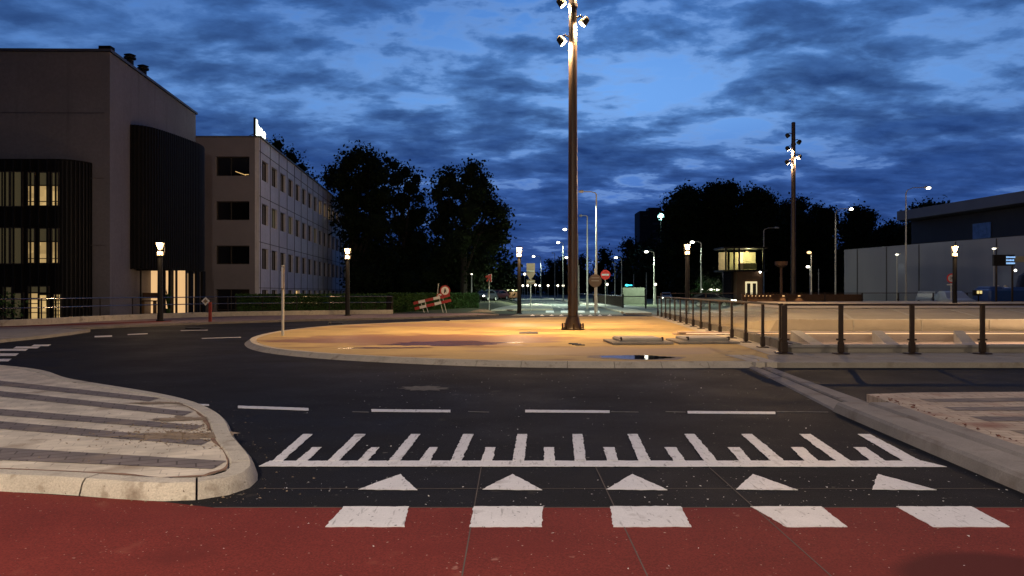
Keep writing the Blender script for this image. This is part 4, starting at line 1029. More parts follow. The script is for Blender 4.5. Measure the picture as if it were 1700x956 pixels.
# a few small trees/bushes low by the road
tree('low dark bush tree left of the far road behind the arrow sign', 838, 160, 440, 46, 15, None, .5, 4, group=TL, low=.05, nb=10)
TR = 'trees beyond the underpass'
rt_list = [
 ('tall dark tree with the flat left flank beside the tower block', 1140, 150, 312, 82, 21), ('tallest dark tree in the clump left of the far mast', 1196, 152, 304, 100, 22),
 ('broad dark tree forming the right shoulder of the clump left of the far mast', 1253, 150, 316, 90, 23), ('dark tree directly behind the far mast', 1318, 155, 332, 74, 24),
 ('dark tree just right of the far mast', 1364, 158, 342, 66, 25), ('dark tree behind the street lamp left of the grey hall', 1425, 145, 346, 72, 26),
 ('lower dark tree meeting the left end of the grey hall roof', 1478, 150, 372, 74, 27), ('dark tree rising behind the street lamp in front of the grey hall', 1545, 138, 338, 90, 28)]
for lb, px, Y, ty, w, sd in rt_list: tree(lb, px, Y, ty, w * 1.14, sd, None, .55, 5.2, group=TR, low=.06, nb=38)
for lb, px, Y, ty, w, sd in (('distant dark tree left of the tower block', 1043, 260, 398, 44, 31), ('distant dark tree leaning on the tower block', 1078, 230, 400, 40, 32), ('distant dark tree left of the no entry sign', 1003, 300, 412, 34, 33), ('small distant dark tree right of the tall mast', 966, 330, 425, 30, 34), ('small distant dark tree between mast and sign backs', 915, 330, 432, 28, 35), ('distant dark tree behind the far road lamps left of the mast', 935, 350, 428, 30, 36), ('distant tree in front of the tower block foot', 1098, 210, 420, 50, 37)):
    tree(lb, px, Y, ty, w, sd, None, .9, 2.6, group='distant trees along the far road', low=.05, nb=14)
# far treeline mass at the horizon
r_ = np.random.default_rng(5); bl = []
for k in range(150):
    x = -190 + k * 3.6 + r_.uniform(-1, 1); y = 420 + 30 * math.sin(k * .7); h_ = 10 + 3.5 * noise.noise((k * .35, 0, 0)) + 2 * r_.random(); bl.append(((x, y, h_ * .5), (4.2, 4, h_ * .55)))
o = bpy.data.objects.new('distant_woods', leafmesh('distant_woods', leaves(bl, 1.7, 2.4, 77), A['leaf'])); COL.objects.link(o); tag(o, 'dark band of distant woods along the horizon', 'woods', None, 'stuff')
# woods behind the left trees and the right clump, near the ground
bl = [((ax(px, 118), 118, 4), (6, 4, 5.5)) for px in range(500, 800, 36)]
o = bpy.data.objects.new('undergrowth', leafmesh('undergrowth', leaves(bl, .8, 9, 78), A['leaf'])); COL.objects.link(o); tag(o, 'dark undergrowth below the trees right of the office', 'undergrowth', None, 'stuff')
bl = [((ax(px, 170), 170, 4.5), (8, 5, 7)) for px in range(1090, 1560, 30)]
o = bpy.data.objects.new('undergrowth', leafmesh('undergrowth', leaves(bl, 1.1, 5, 79), A['leaf'])); COL.objects.link(o); tag(o, 'dark undergrowth below the trees beyond the underpass', 'undergrowth', None, 'stuff')
# hedge
def boxleaves(x0, y0, x1, y1, w, h, n, size, seed):
    r = np.random.default_rng(seed); t = r.random(n); z = h * (1 - r.random(n) ** 1.6 * .98) ; s = r.uniform(-1, 1, n)
    top = r.random(n) < .3; z = np.where(top, h + r.normal(0, .05, n), z)
    d = np.array([x1 - x0, y1 - y0]); L_ = np.linalg.norm(d); nn = np.array([d[1], -d[0]]) / L_
    s = np.where(top, s, np.where(r.random(n) < .75, 1, -1) + r.normal(0, .06, n))
    p = np.stack([x0 + d[0] * t + nn[0] * s * w / 2, y0 + d[1] * t + nn[1] * s * w / 2, z], 1)
    u = r.normal(size=(n, 3)); u /= np.linalg.norm(u, axis=1)[:, None]; w_ = np.cross(u, r.normal(size=(n, 3))); w_ /= np.linalg.norm(w_, axis=1)[:, None]; s = size * r.uniform(.6, 1.3, n)[:, None]
    return np.stack([p - u * s * .5, p + w_ * s * .35, p + u * s * .5, p - w_ * s * .35], 1).reshape(-1, 3)
for lb, a, c, h_, sd in (('dense clipped green hedge behind the handrail in front of the office', (-19.0, 51.8), (-9.6, 56.6), 1.32, 1), ('long dark hedge continuing right towards the trees', (-9.4, 57.0), (-3.2, 64.5), 1.38, 2)):
    H_ = thing('hedge', lb, 'hedge', ((a[0] + c[0]) / 2, (a[1] + c[1]) / 2, 0), 0, 'clipped hedges')
    V = boxleaves(*a, *c, 1.0, h_, 22000, .13, sd); o = bpy.data.objects.new('foliage', leafmesh('foliage', V, A['leaf_g'], H_.location)); COL.objects.link(o); o.parent = H_
    d_ = Vector((c[0] - a[0], c[1] - a[1])); b = MB(); b.box(((a[0] + c[0]) / 2, (a[1] + c[1]) / 2, h_ * .47), (d_.length, .8, h_ * .9), Matrix.Rotation(math.atan2(d_.y, d_.x), 3, 'Z')); part('woody_core', b, A['bark'], H_, True)
# bush beside the left bay and one lit bush by the kiosk
def bush(label, x, y, s, h_, m, sd, group=None):
    t = thing('bush', label, 'bush', (x, y, 0), 0, group); r = random.Random(sd); bl = [((x + r.uniform(-s, s) * .6, y + r.uniform(-s, s) * .6, h_ * r.uniform(.3, .75)), s * .5) for _ in range(7)]
    o = bpy.data.objects.new('foliage', leafmesh('foliage', leaves(bl, .16, 22, sd), A[m], (x, y, 0))); COL.objects.link(o); o.parent = t
    b = MB()
    for k in range(5): a = k * 1.3; b.tube([(x, y, 0), (x + math.cos(a) * s * .4, y + math.sin(a) * s * .4, h_ * .6)], [.03, .01], 5)
    part('stems', b, A['bark'], t, True)
bush('small dark bush against the left bay at the left picture edge', ax(6, 36.6), 36.6, .8, 1.5, 'leaf_g', 91)
bush('green bush caught by lamplight left of the kiosk', ax(1178, 88), 88, 2.4, 3.0, 'leaf_g', 92)

# ================================================================== MASTS AND LAMPS
def make_mast(label, loc, group, lit_power=0):
    t = thing('floodlight_mast', label, 'lamp post', loc, 0, group)
    b = MB(); b.tube([(0, 0, .05), (0, 0, .6), (0, 0, 12.7), (0, 0, 14.3)], [.215, .20, .155, .145], 20); part('pole', b, A['pole'], t, smooth=True)
    b = MB(); b.tube([(0, 0, 12.58), (0, 0, 12.7)], .19, 20); part('collar', b, A['pole'], t, smooth=True)
    b = MB(); b.tube([(0, 0, 14.28), (0, 0, 14.36)], [.17, .12], 16); part('top_cap', b, A['pole'], t, smooth=True)
    b = MB(); b.tube([(0, 0, 0), (0, 0, .05)], .46, 20); b.tube([(0, 0, .05), (0, 0, .12), (0, 0, .5)], [.40, .34, .24], 16)
    for k in range(8): a = k * math.pi / 4; b.tube([(math.cos(a) * .40, math.sin(a) * .40, .04), (math.cos(a) * .40, math.sin(a) * .40, .26)], .04, 6)
    part('base_flange', b, A['pole'], t, smooth=True)
    return t
def head(t, z, s, yoff, lit, tilt=40, az=0):
    """flood head on a short bracket; s=-1 left, +1 right; lens looks down and inward"""
    M = Matrix.Rotation(R(az), 3, 'Z')
    c = Vector((s * .46, yoff, z)); d = Vector((-s * math.sin(R(tilt)), 0, -math.cos(R(tilt))))
    tr = lambda v: M @ Vector(v)
    b = MB(); b.tube([tr((s * .10, yoff * .3, z + .12)), tr((s * .30, yoff, z + .20)), tr(c - d * .10)], .035, 8)
    br = part('bracket', b, A['pole'], t, smooth=True)
    b = MB(); b.tube([tr(c - d * .18), tr(c - d * .12), tr(c + d * .10), tr(c + d * .16)], [.06, .14, .17, .16], 14); hd = part('flood_head', b, A['black'], t, smooth=True)
    b = MB(); b.tube([tr(c + d * .162), tr(c + d * .17)], [.145, .145], 14); part('lens', b, A['glow_b'] if lit else A['pane'], hd)
    return tr(c + d * .24)
MX, MY = ax(951, 29.4), 29.4
m1 = make_mast('tall dark mast with floodlights standing on the lit island in the middle of the picture', (MX, MY, ZI), 'floodlight masts')
for z, s, yo, lit in ((13.95, -1, -.05, True), (13.55, 1, .05, True), (12.95, -1, .1, True), (12.15, 1, -.05, True), (11.40, -1, -.05, True)):
    p = head(m1, z - ZI, s, yo, lit)
    tgt = {13.95: (-6, 27, 0), 13.55: (9.0, 31, 0), 12.95: (-3, 34, 0), 12.15: (1.2, 27, 0), 11.40: (2.6, 31.5, 0)}[z]
    lamp('SPOT', (p.x, p.y, p.z), {13.95: 5200, 13.55: 5200, 12.95: 4200, 12.15: 6200, 11.40: 6200}[z], AMBER, m1, aim=Vector(tgt) - Vector((MX, MY, 0)), size=.10, angle=96, blend=.85)
    lamp('SPOT', (p.x * 1.02, p.y - .14, p.z - .03), 1900, (1, .74, .45), m1, aim=(0, 0, p.z - .25), size=.05, angle=120, blend=.8)
m2 = make_mast('distant dark mast with floodlights rising beyond the underpass', (ax(1322, 58), 58.6, .42), 'floodlight masts')
for z, s, yo, lit in ((13.75, -1, 0, False), (13.25, 1, 0, False), (12.75, -1, 0, True), (12.1, 1, -.05, True), (11.7, -1, .1, True)):
    p = head(m2, z - .42, s, yo, lit)
    if lit:
        lamp('SPOT', (p.x * 1.02, p.y - .14, p.z - .03), 2600, (1, .74, .45), m2, aim=(0, 0, p.z - .3), size=.05, angle=100, blend=.8)
lamp('SPOT', (.4, -.4, 11.2), 9000, AMBER, m2, aim=(-9, -15, 0), size=.15, angle=84, blend=.8)

def post_lamp(label, px, base_y=None, Y=None, top_y=None, z0=.08, power=70):
    if Y is None: Y = at(px, base_y, z0).y
    X = ax(px, Y); H = zt(top_y, Y) - z0
    t = thing('post_lamp', label, 'lamp post', (X, Y, z0), 0, 'black post lamps round the roundabout')
    b = MB(); b.tube([(0, 0, 0), (0, 0, .06), (0, 0, .07), (0, 0, H - .75)], [.2, .2, .15, .125], 14); part('post', b, A['black'], t, smooth=True)
    b = MB()
    b.tube([(0, 0, H - .70), (0, 0, H - .52)], [.15, .14], 14); b.tube([(0, 0, H - .40), (0, 0, H - .08)], [.10, .20], 14)
    part('lantern', b, A['glow_w'], t, smooth=True)
    b = MB()
    b.tube([(0, 0, H - .75), (0, 0, H - .70)], [.17, .17], 14); b.tube([(0, 0, H - .52), (0, 0, H - .40)], [.06, .06], 8); b.tube([(0, 0, H - .07), (0, 0, H)], [.23, .16], 14)
    for k in range(3): a = k * 2.09 + .5; b.tube([(math.cos(a) * .19, math.sin(a) * .19, H - .72), (math.cos(a) * .22, math.sin(a) * .22, H - .04)], .012, 5)
    part('lantern_cap', b, A['black'], t)
    lamp('POINT', (0, -.30, H - .3), power * 2.6, WARM, t, size=.15)
post_lamp('black post lamp with glowing lantern in front of the lit bay of the concrete building', 266, 533, top_y=401, power=80)
post_lamp('black post lamp with glowing lantern in front of the far end of the office', 577, 524, top_y=411, power=80)
post_lamp('black post lamp with glowing lantern left of the straight road and the sign backs', 862, 520.5, top_y=409, power=480)
post_lamp('black post lamp with glowing lantern behind the far end of the side railing', 1141, Y=48, top_y=404, z0=.2, power=90)
post_lamp('black post lamp with glowing lantern in front of the grey hall wall', 1585, Y=49, top_y=407, z0=.3, power=90)

def added_light(t, x, z, power, col): lamp('SPOT', (x, 0, z), power, col, t, aim=(x * .6, 4, 0), size=.15, angle=140, blend=.6)
def street_lamp(label, px, top_y, Y, arm=-1, armpx=25, lit=True, power=0, rise=4, r0=.085, z0=0, grp='tall galvanised street lamps', col=(1, .97, .80), glow='glow_c'):
    X = ax(px, Y); H = zt(top_y, Y) - z0; k = Y / F; al = armpx * k * arm; ri = rise * k
    t = thing('street_lamp', label, 'street lamp', (X, Y, z0), 0, grp)
    b = MB(); b.tube([(0, 0, 0), (0, 0, 1.2), (0, 0, 1.22), (0, 0, H)], [r0 * 1.35, r0 * 1.3, r0, r0 * .6], 10); part('pole', b, A['zinc'], t, smooth=True)
    b = MB(); b.tube([(0, 0, H - .05), (al * .06, 0, H + ri * .5), (al * .3, 0, H + ri * .95), (al * .8, 0, H + ri)], [r0 * .6, r0 * .5, r0 * .42, r0 * .4], 8); part('arm', b, A['zinc'], t, smooth=True)
    hs = max(.35, min(.7, 1.6 * k * 3)); s = 1 if al > 0 else -1
    b = MB(); b.tube([(al * .75, 0, H + ri), (al * .80, 0, H + ri + .02), (al * 1.0 + s * hs * .2, 0, H + ri)], [.05, .12, .08], 10); part('lamp_head', b, A['zinc'], t, smooth=True)
    if lit:
        b = MB(); b.sphere((al * .93, 0, H + ri - .06), .13 + Y * .0011, 10, 6, .6); part('lens', b, A[glow], t, smooth=True)
        if power: lamp('SPOT', (al * .93, 0, H + ri - .2), power, col, t, aim=(al * .93, -1, 0), size=.15, angle=140, blend=.6)
    return t
rl = street_lamp('tall street lamp with curved arm, nearest on the right of the big mast', 990, 322, 58, -1, 28, False)
added_light(rl, -1.3, 8.7, 4200, (.80, 1, .78))  # spot added under this unlit lamp to brighten the far road
street_lamp('bare tall pole second in the row right of the big mast', 975, 359, 69, -1, 12, False, rise=1)
street_lamp('bare tall pole third in the row, close to the big mast', 959, 389, 84, -1, 10, False, rise=1)
GR = (.80, 1, .78)
street_lamp('lit street lamp head just left of the big mast, highest of the far lights', 946, 384, 92, -1, 9, True, 24000, col=GR)
street_lamp('lit street lamp second highest left of the big mast', 935, 406, 118, -1, 9, True, 8000, col=GR)
street_lamp('lit street lamp shining over the far road between the sign backs and the mast', 898, 429, 165, -1, 13, True, 24000, col=GR)
street_lamp('lit far street lamp head touching the left edge of the mast', 944, 431, 150, -1, 4, True, 8000, col=GR)
street_lamp('thin unlit pole left of the mast before the distant trees', 921, 420, 140, -1, 4, False, rise=0)
street_lamp('lit street lamp left of the tower block foot, arm to the left', 1086, 420, 90, -1, 14, True, 4000, rise=3, col=GR)
street_lamp('double armed street lamp lit on its left side, left of the kiosk', 1164, 404, 80, -1, 16, True, 800, rise=3, col=GR)
street_lamp('unlit street lamp with curved arm to the right behind the kiosk', 1268, 383, 95, 1, 24, False, rise=5)
street_lamp('lit street lamp with its head to the right, between far mast and grey hall', 1387, 354, 80, 1, 28, True, 500, rise=8)
street_lamp('tallest lit street lamp on the right, in front of the grey hall', 1504, 320, 68, 1, 40, True, 300, rise=9)
street_lamp('unlit thin pole right of the no entry sign', 1032, 431, 120, -1, 10, True, 0, rise=4)
street_lamp('unlit thin pole right of the fence end', 1021, 436, 115, -1, 4, False, rise=0)
street_lamp('lit low street lamp right of the far mast foot', 1345, 443, 100, -1, 4, True, 100, rise=1)
street_lamp('small lit lamp on a thin pole right of the far mast', 1347, 418, 70, -1, 4, True, 30, rise=0, glow='glow_w', r0=.05)
# thin plain poles
for lb, px, ty, Y in (('short pale pole left of the tall grey hall lamp', 1359, 446, 100), ('thin pole between the fence end and the second carriageway', 1073, 452, 110), ('thin dark pole beside the fence end on the right', 1052, 455, 130), ('thin pole at the right of the far road, fourth of its row', 961, 440, 80)):
    X = ax(px, Y); b = MB(); b.tube([(X, Y, 0), (X, Y, zt(ty, Y))], [.07, .05], 8); solo('pole', b, A['zinc'], lb, 'pole', 'thin plain poles', loc=(X, Y, 0), smooth=True)
# low lamps on the grey hall wall
for px, lb in ((1489, 'small wall lamp on the grey hall left of the tall street lamp'), (1650, 'small wall lamp on the grey hall left of the display board')):
    Y = 72 if px < 1600 else 61; X = ax(px, Y); zz_ = zt(422 if px < 1600 else 412, Y); t = thing('path_lamp', lb, 'lamp', (X, Y, 0), 0, 'small lamps by the grey hall')
    b = MB(); b.tube([(0, 0, 0), (0, 0, zz_)], [.06, .04], 8); part('pole', b, A['zinc'], t, smooth=True)
    b = MB(); b.box((.15, 0, zz_ + .04), (.4, .16, .08)); part('lamp_head', b, A['zinc'], t)
    b = MB(); b.box((.0, -.02, zz_ - .03), (.22, .14, .05)); part('lens', b, A['glow_c'], t); lamp('SPOT', (0, .15, zz_ - .1), 25, (1, .95, .8), t, aim=(0, .3, 0), size=.05, angle=80)
# distant low lights in a row along the far road
rowl = [(896, 474), (910, 474), (926, 474), (935, 474), (889, 473), (876, 474), (868, 474), (871, 455), (846, 466), (841, 467), (836, 458), (801, 473), (794, 455), (1008, 472), (1240, 0)]
names = ['first', 'second', 'third', 'fourth', 'fifth', 'sixth', 'seventh']
low = sorted([p for p in rowl if p[1] in (473, 474)], key=lambda p: p[0]); hi = [p for p in rowl if p[1] not in (0, 473, 474)]
def path_lamp(px, py, lb, Y=230, r=.34):
    X = ax(px, Y); h_ = zt(py, Y); t = thing('path_lamp', lb, 'lamp', (X, Y, 0), 0, 'distant low lamps by the far road')
    b = MB(); b.tube([(0, 0, 0), (0, 0, h_)], [.09, .07], 6); part('pole', b, A['zinc'], t)
    b = MB(); b.sphere((0, 0, h_), r, 8, 6); part('lens', b, A['glow_far'], t, smooth=True)
for k, (px, py) in enumerate(low): path_lamp(px, py, 'distant round lamp, %s from the left of the low row along the horizon' % (['first', 'second', 'third', 'fourth', 'fifth', 'sixth', 'seventh', 'eighth'][k]))
for (px, py), lb in zip(hi, ('distant lamp right of the black post lamp, beside the triangular sign back', 'distant lamp above the lit shelter, right one of a pair', 'distant lamp above the lit shelter, left one of a pair', 'distant bright lamp above and left of the lit shelter', 'distant low lamp behind the arrow sign, at car height', 'distant lamp seen under the overhanging tree left of the arrow sign', 'distant low lamp between the fence and the no entry sign')): path_lamp(px, py, lb, 200)
path_lamp(783, 455, 'lamp glinting through the branches at the right edge of the leftmost tree group', 88, .10)
path_lamp(613, 468, 'small lamp right of the far office corner', 130, .12)
path_lamp(1088, 472, 'warm low lamp on the pole right of the second carriageway', 89, .16)

# cold bright floodlight standing before the tower block
t = thing('floodlight', 'cold bluish white floodlight shining in front of the tower block', 'floodlight', (ax(1097, 180), 180, 0))
b = MB(); zf_ = zt(360, 180); b.tube([(0, 0, 0), (0, 0, zf_)], [.16, .1], 8); part('pole', b, A['steel'], t)
b = MB(); b.sphere((0, -.3, zf_), .85, 14, 10); part('lens', b, A['glow_star'], t, smooth=True); lamp('POINT', (0, -2, zf_), 1500, (.5, 1, 1), t, size=.4)

# ================================================================== RIGHT SIDE BUILDINGS
t = thing('tower_block', 'dark distant tower block with faint storey bands behind the cold floodlight', 'tower block', (ax(1086, 290), 290, 0))
x0_, x1_ = ax(1062, 290), ax(1112, 290); zt_ = zt(350, 290)
TB = mat('tower_wall', (.055, .05, .06), .9, .1, .1); TB2 = mat('tower_band', (.12, .11, .13), .9, .1, .1)
b = MB(); b.box(((x0_ + x1_) / 2, 296, zt_ / 2), (x1_ - x0_, 12, zt_)); b.box((x0_ + 6.5, 296, zt_ + .8), (5, 6, 1.6)); part('wall', b, TB, t, True)
b = MB()
for k in range(11): b.box((x0_ + 8.2, 289.9, zt_ - 5 - k * 2.9), (6.5, .3, .9))
b.box((x0_ + 2.2, 289.9, zt_ - 1.8), (2.0, .3, .6)); part('storey_bands', b, TB2, t, True)
# kiosk
KY = 82; kx0, kx1, ktop, kmid, kbot = ax(1222, KY), ax(1268, KY), zt(412, KY), zt(450, KY), 0
t = thing('kiosk', 'two storey kiosk with lit glass upper floor and rust brown base', 'kiosk', ((kx0 + kx1) / 2, KY, 0))
b = MB(); b.box(((kx0 + kx1) / 2, KY + 1.6, kmid / 2), (kx1 - kx0 - .2, 3.0, kmid)); part('base_wall', b, A['brown'], t, True)
b = MB(); b.box(((kx0 + kx1) / 2 - .6, KY + 1.5, ktop + .05), (kx1 - kx0 + 1.8, 4, .18)); b.box(((kx0 + kx1) / 2 - .6, KY + 1.5, kmid + .05), (kx1 - kx0 + 1.8, 4, .16))
for x in (kx0 - 1.2, kx0 - .3, kx0 + .25, kx1 - .15): b.box((x, KY - .3, (kmid + ktop) / 2), (.16, .12, ktop - kmid))
part('roof_and_frame', b, A['black'], t, True)
b = MB(); b.box((kx0 + 1.5, KY + 2.6, (ktop + kmid) / 2 - .1), (2.9, .1, ktop - kmid - .4)); b.box((kx0 - .7, KY + 2.6, (ktop + kmid) / 2 - .1), (1.0, .1, ktop - kmid - .4)); part('lit_back_wall', b, mat('kiosk_wall', (.5, .42, .28), .8), t, True)
b = MB(); b.box((kx0 + 1.6, KY + 1.2, kmid + .55), (1.9, .6, .7)); part('counter', b, mat('kiosk_counter', (.6, .5, .3), .7), t, True)
lamp('POINT', (kx0 + 1.7, KY + 1.0, ktop - .6), 420, (1, .86, .52), size=.15)
b = MB(); b.sphere((kx0 + 1.3, KY + .4, ktop - .45), .18, 10, 6); part('ceiling_lamp', b, A['glow_w'], t, True)
b = MB(); b.box(((kx0 + .6 + kx1 - .15) / 2, KY - .33, (kmid + ktop) / 2), (kx1 - kx0 - .9, .02, ktop - kmid)); b.box((kx0 - .5, KY - .33, (kmid + ktop) / 2), (1.2, .02, ktop - kmid)); part('glass_panel', b, A['glass_dk'], t, True)
b = MB(); dx0 = ax(1235, KY)
b.box((dx0 + .80, KY + .02, 1.45), (1.25, .12, 2.5)); part('lit_doorway', b, A['kiosk_lit'], t, True)
b = MB(); b.box((dx0 + .50, KY - .06, 1.35), (.36, .06, 2.3)); b.box((dx0 + 1.12, KY - .06, 1.35), (.36, .06, 2.3)); part('door', b, A['frame'], t, True)
b = MB(); b.box((kx0 - .5, KY + 1.4, kmid / 2), (1.1, .5, kmid)); part('glass_shaft', b, A['pane'], t, True)
b = MB(); b.sphere((ax(1261, KY), KY - .2, kmid - .1), .12, 8, 6); part('wall_lamp', b, A['glow_c'], t, True)
# grey hall: long panelled wall and big roofed hall behind
t = thing('grey_hall', 'long grey panelled wall with a dark hall and slanted pale roof edge behind it', 'building', (42, 75, 0))
wa, wb = Vector((35.3, 80)), Vector((40.7, 59.8)); wc = Vector((44.5, 45.6)); dd = (wc - wa).normalized(); nn = Vector((dd.y, -dd.x))
b = MB(); b.prism([(wa.x, wa.y), (wc.x, wc.y), (wc.x + 8, wc.y), (wa.x + 8, wa.y + 2)], 0, 6.05); part('wall', b, A['grey_wall'], t, True)
b = MB(); Lw = (wc - wa).length; MW = Matrix.Rotation(math.atan2(dd.y, dd.x), 3, 'Z')
for k in range(9): p = wa + dd * (2 + k * 4.1) + nn * (-.01 if nn.x > 0 else .01); b.box((p.x - .02, p.y - .005, 3), (.07, .06, 6), MW)
part('panel_joints', b, mat('joint_grey', (.07, .075, .09), .8), t, True)
h0, h1 = Vector((ax(1493, 94), 94)), Vector((ax(1700, 75), 75)); h2 = h1 + (h1 - h0) * 1.0
b = MB(); b.prism([(h0.x + 1.5, h0.y), (h2.x + 1.5, h2.y), (h2.x + 30, h2.y), (h0.x + 30, h0.y + 10)], 0, 10.3); part('dark_hall', b, A['hall_dark'], t, True)
b = MB(); b.prism([(h0.x - .3, h0.y), (h2.x - .3, h2.y), (h2.x + 30, h2.y), (h0.x + 30, h0.y + 10)], 10.45, 11.6, bottom=True); part('roof', b, A['fascia'], t, True)
hd_ = (h2 - h0).normalized(); MHh = Matrix.Rotation(math.atan2(hd_.y, hd_.x), 3, 'Z')
for px, w_ in ((1631, 2.6),):
    # intersection of the view row with the hall face
    best = min((h0 + hd_ * (k * .1) for k in range(400)), key=lambda p: abs(CX + F * (p.x + 1.5) / p.y - px)); zc = zt(383, best.y)
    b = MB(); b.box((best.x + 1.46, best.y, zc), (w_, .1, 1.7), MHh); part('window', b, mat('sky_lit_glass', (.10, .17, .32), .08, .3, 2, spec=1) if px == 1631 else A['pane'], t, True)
# display board
DY = 56
t = thing('display_board', 'dark information display with three lines of blue text at the right edge', 'display board', (ax(1662, DY), DY, 0))
b = MB(); b.tube([(.9, .1, 0), (.9, .1, zt(424, DY))], .07, 8); b.tube([(-.3, .1, 0), (-.3, .1, zt(424, DY))], .07, 8); part('pole', b, A['steel'], t)
b = MB(); b.box((ax(1666, DY) - ax(1662, DY), 0, (zt(424, DY) + zt(440, DY)) / 2), (1.55, .2, .82)); part('housing', b, A['black'], t)
b = MB(); x0_ = ax(1669, DY) - ax(1662, DY)
rnd = random.Random(8)
for r0_ in range(3):
    xx = x0_
    for k in range(6):
        w_ = rnd.uniform(.06, .13); zc = zt(427 + r0_ * 5, DY); b.box((xx + w_ / 2, -.11, zc), (w_, .02, rnd.uniform(.10, .14))); xx += w_ + .025
part('display_lines', b, A['display'], t)
b = MB(); b.box((ax(1696, DY) - ax(1662, DY), .3, zt(430, DY)), (.9, .1, .45)); part('side_panel', b, mat('pale_board', (.28, .28, .22), .7), t)
# signpost with a T top left of far mast
Y = 62; X = ax(1297, Y); t = thing('shelter_post', 'dark T shaped post with a shallow ring top left of the far mast', 'post', (X, Y, .4))
b = MB(); b.tube([(0, 0, 0), (0, 0, zt(444, Y) - .4)], [.12, .1], 10); part('post', b, A['brown'], t)
b = MB(); b.tube([(0, 0, zt(444, Y) - .4), (0, 0, zt(440, Y) - .4), (0, 0, zt(434, Y) - .4)], [.15, .5, .52], 16); part('ring_top', b, A['brown'], t, smooth=True)

# ================================================================== FENCE by the far road
t = thing('bar_fence', 'dark fence of upright bars right of the far road', 'fence', (9, 70, 0))
fp = [at(1034, 512.5), at(1010, 507), at(985, 502), at(962, 497.5)]; fpt = resample([p.xy for p in fp], .42)
b = MB()
for p in fpt[:99]: b.box((p.x, p.y, .62), (.045, .045, 1.1))
part('bars', b, A['steel'], t, True)
b = MB(); b.tube([(p.x, p.y, 1.18) for p in fpt], .04, 6); part('top_rail', b, A['hand'], t, True)
b = MB(); b.tube([(p.x, p.y, .12) for p in fpt], .03, 6); part('bottom_rail', b, A['steel'], t, True)
b = MB(); p = fpt[0]; b.box((p.x, p.y, .68), (.16, .16, 1.35)); q_ = at(1072, 512); b.box((q_.x, q_.y, .65), (.14, .14, 1.3)); part('end_post', b, A['black'], t, True)
b = MB(); b.tube([(p.x, p.y, 1.15), (q_.x, q_.y, 1.15)], .04, 6); part('cross_bar', b, A['black'], t, True)
# pale hoarding behind
Y = 92; t = thing('hoarding', 'pale site hoarding panel right of the bar fence', 'hoarding', (ax(1052, Y), Y, 0))
b = MB(); b.box((0, 0, 1.1), (ax(1070, Y) - ax(1034, Y), .08, 2.0)); part('panel', b, mat('pale_hoarding', (.24, .26, .20), .8), t)
b = MB(); [b.box((s * 1.3, .1, .9), (.08, .1, 1.8)) for s in (-1, 1)]; part('leg', b, A['steel'], t)
b = MB(); X = ax(1041, 97); b.sphere((X, 97, zt(473.5, 97)), .25, 12, 8, .55); b.box((X + .25, 97, zt(473.5, 97)), (.8, .2, .14)); g_ = solo('light_bar', b, A['cyan'], 'small cyan glowing light bar above the pale hoarding', 'light', loc=(X, 97, 0))

# ================================================================== SIGNS
def disc(mb, cx, cz, r, y0, y1, n=28, ex=1.0): mb.plate([(cx + r * ex * math.cos(2 * math.pi * k / n), cz + r * math.sin(2 * math.pi * k / n)) for k in range(n)], y0, y1)
def text_mesh(s, size, m, parent, loc, name='lettering'):
    c = bpy.data.curves.new('txt', 'FONT'); c.body = s; c.size = size; c.extrude = .004; c.align_x = 'CENTER'; c.align_y = 'CENTER'
    o = bpy.data.objects.new('txt', c); COL.objects.link(o); dg = bpy.context.evaluated_depsgraph_get(); dg.update()
    me = bpy.data.meshes.new_from_object(o.evaluated_get(dg)); me.name = name; bpy.data.objects.remove(o, do_unlink=True); bpy.data.curves.remove(c)
    me.materials.clear(); me.materials.append(m); w = bpy.data.objects.new(name, me); COL.objects.link(w); w.parent = parent; w.location = loc; w.rotation_euler = (R(90), 0, 0); return w
def signpost(label, px, base_y, top_z, z0=0.0, cat='road sign', Y=None, r=.04):
    Y = Y or at(px, base_y, z0).y; t = thing('road_sign', label, cat, (ax(px, Y), Y, z0), 0, None)
    b = MB(); b.tube([(0, 0, 0), (0, 0, top_z)], r, 10); part('pole', b, A['zinc'], t, smooth=True); return t, Y
# no entry
t, Y = signpost('round red no entry sign with white bar on a thin pole', 1005, 512, zt(456, 71))
zc = zt(456, Y); rr = 8.2 * Y / F
b = MB(); disc(b, 0, zc, rr, -.06, -.045); fa = part('sign_face', b, A['retro_red'], t)
b = MB(); b.box((0, -.066, zc), (rr * 1.5, .008, rr * .34)); part('white_bar', b, A['whitep'], fa)
# round sign back on a thick pole
t, Y = signpost('back of a large round sign right of the big mast', 988, 524, zt(446, 50), Y=50, r=.05)
b = MB(); disc(b, 0, zt(466, Y), 10.8 * Y / F, -.07, -.05); part('sign_back', b, A['sign_back'], t); b = MB(); b.box((0, -.09, zt(466, Y)), (.5, .03, .06)); b.box((0, -.09, zt(461, Y)), (.5, .03, .04)); part('clamp', b, A['zinc'], t)
# give way back + plate
t, Y = signpost('back of a triangular sign above a rectangular plate left of the big mast', 881, 516, zt(437, 61), Y=61)
k = Y / F; b = MB(); b.plate([(-7 * k, zt(437, Y)), (7 * k, zt(437, Y)), (7 * k, zt(455, Y)), (1.2 * k, zt(464, Y)), (-1.2 * k, zt(464, Y)), (-7 * k, zt(455, Y))], -.07, -.05); part('sign_back', b, A['sign_back'], t)
b = MB(); b.box((0, -.06, zt(468, Y)), (14 * k, .02, 7 * k)); part('plate_back', b, A['sign_back'], t)
b = MB(); b.box((0, -.09, zt(450, Y)), (12 * k, .03, .05)); b.box((0, -.09, zt(468, Y)), (10 * k, .03, .04)); part('clamp', b, A['zinc'], t)
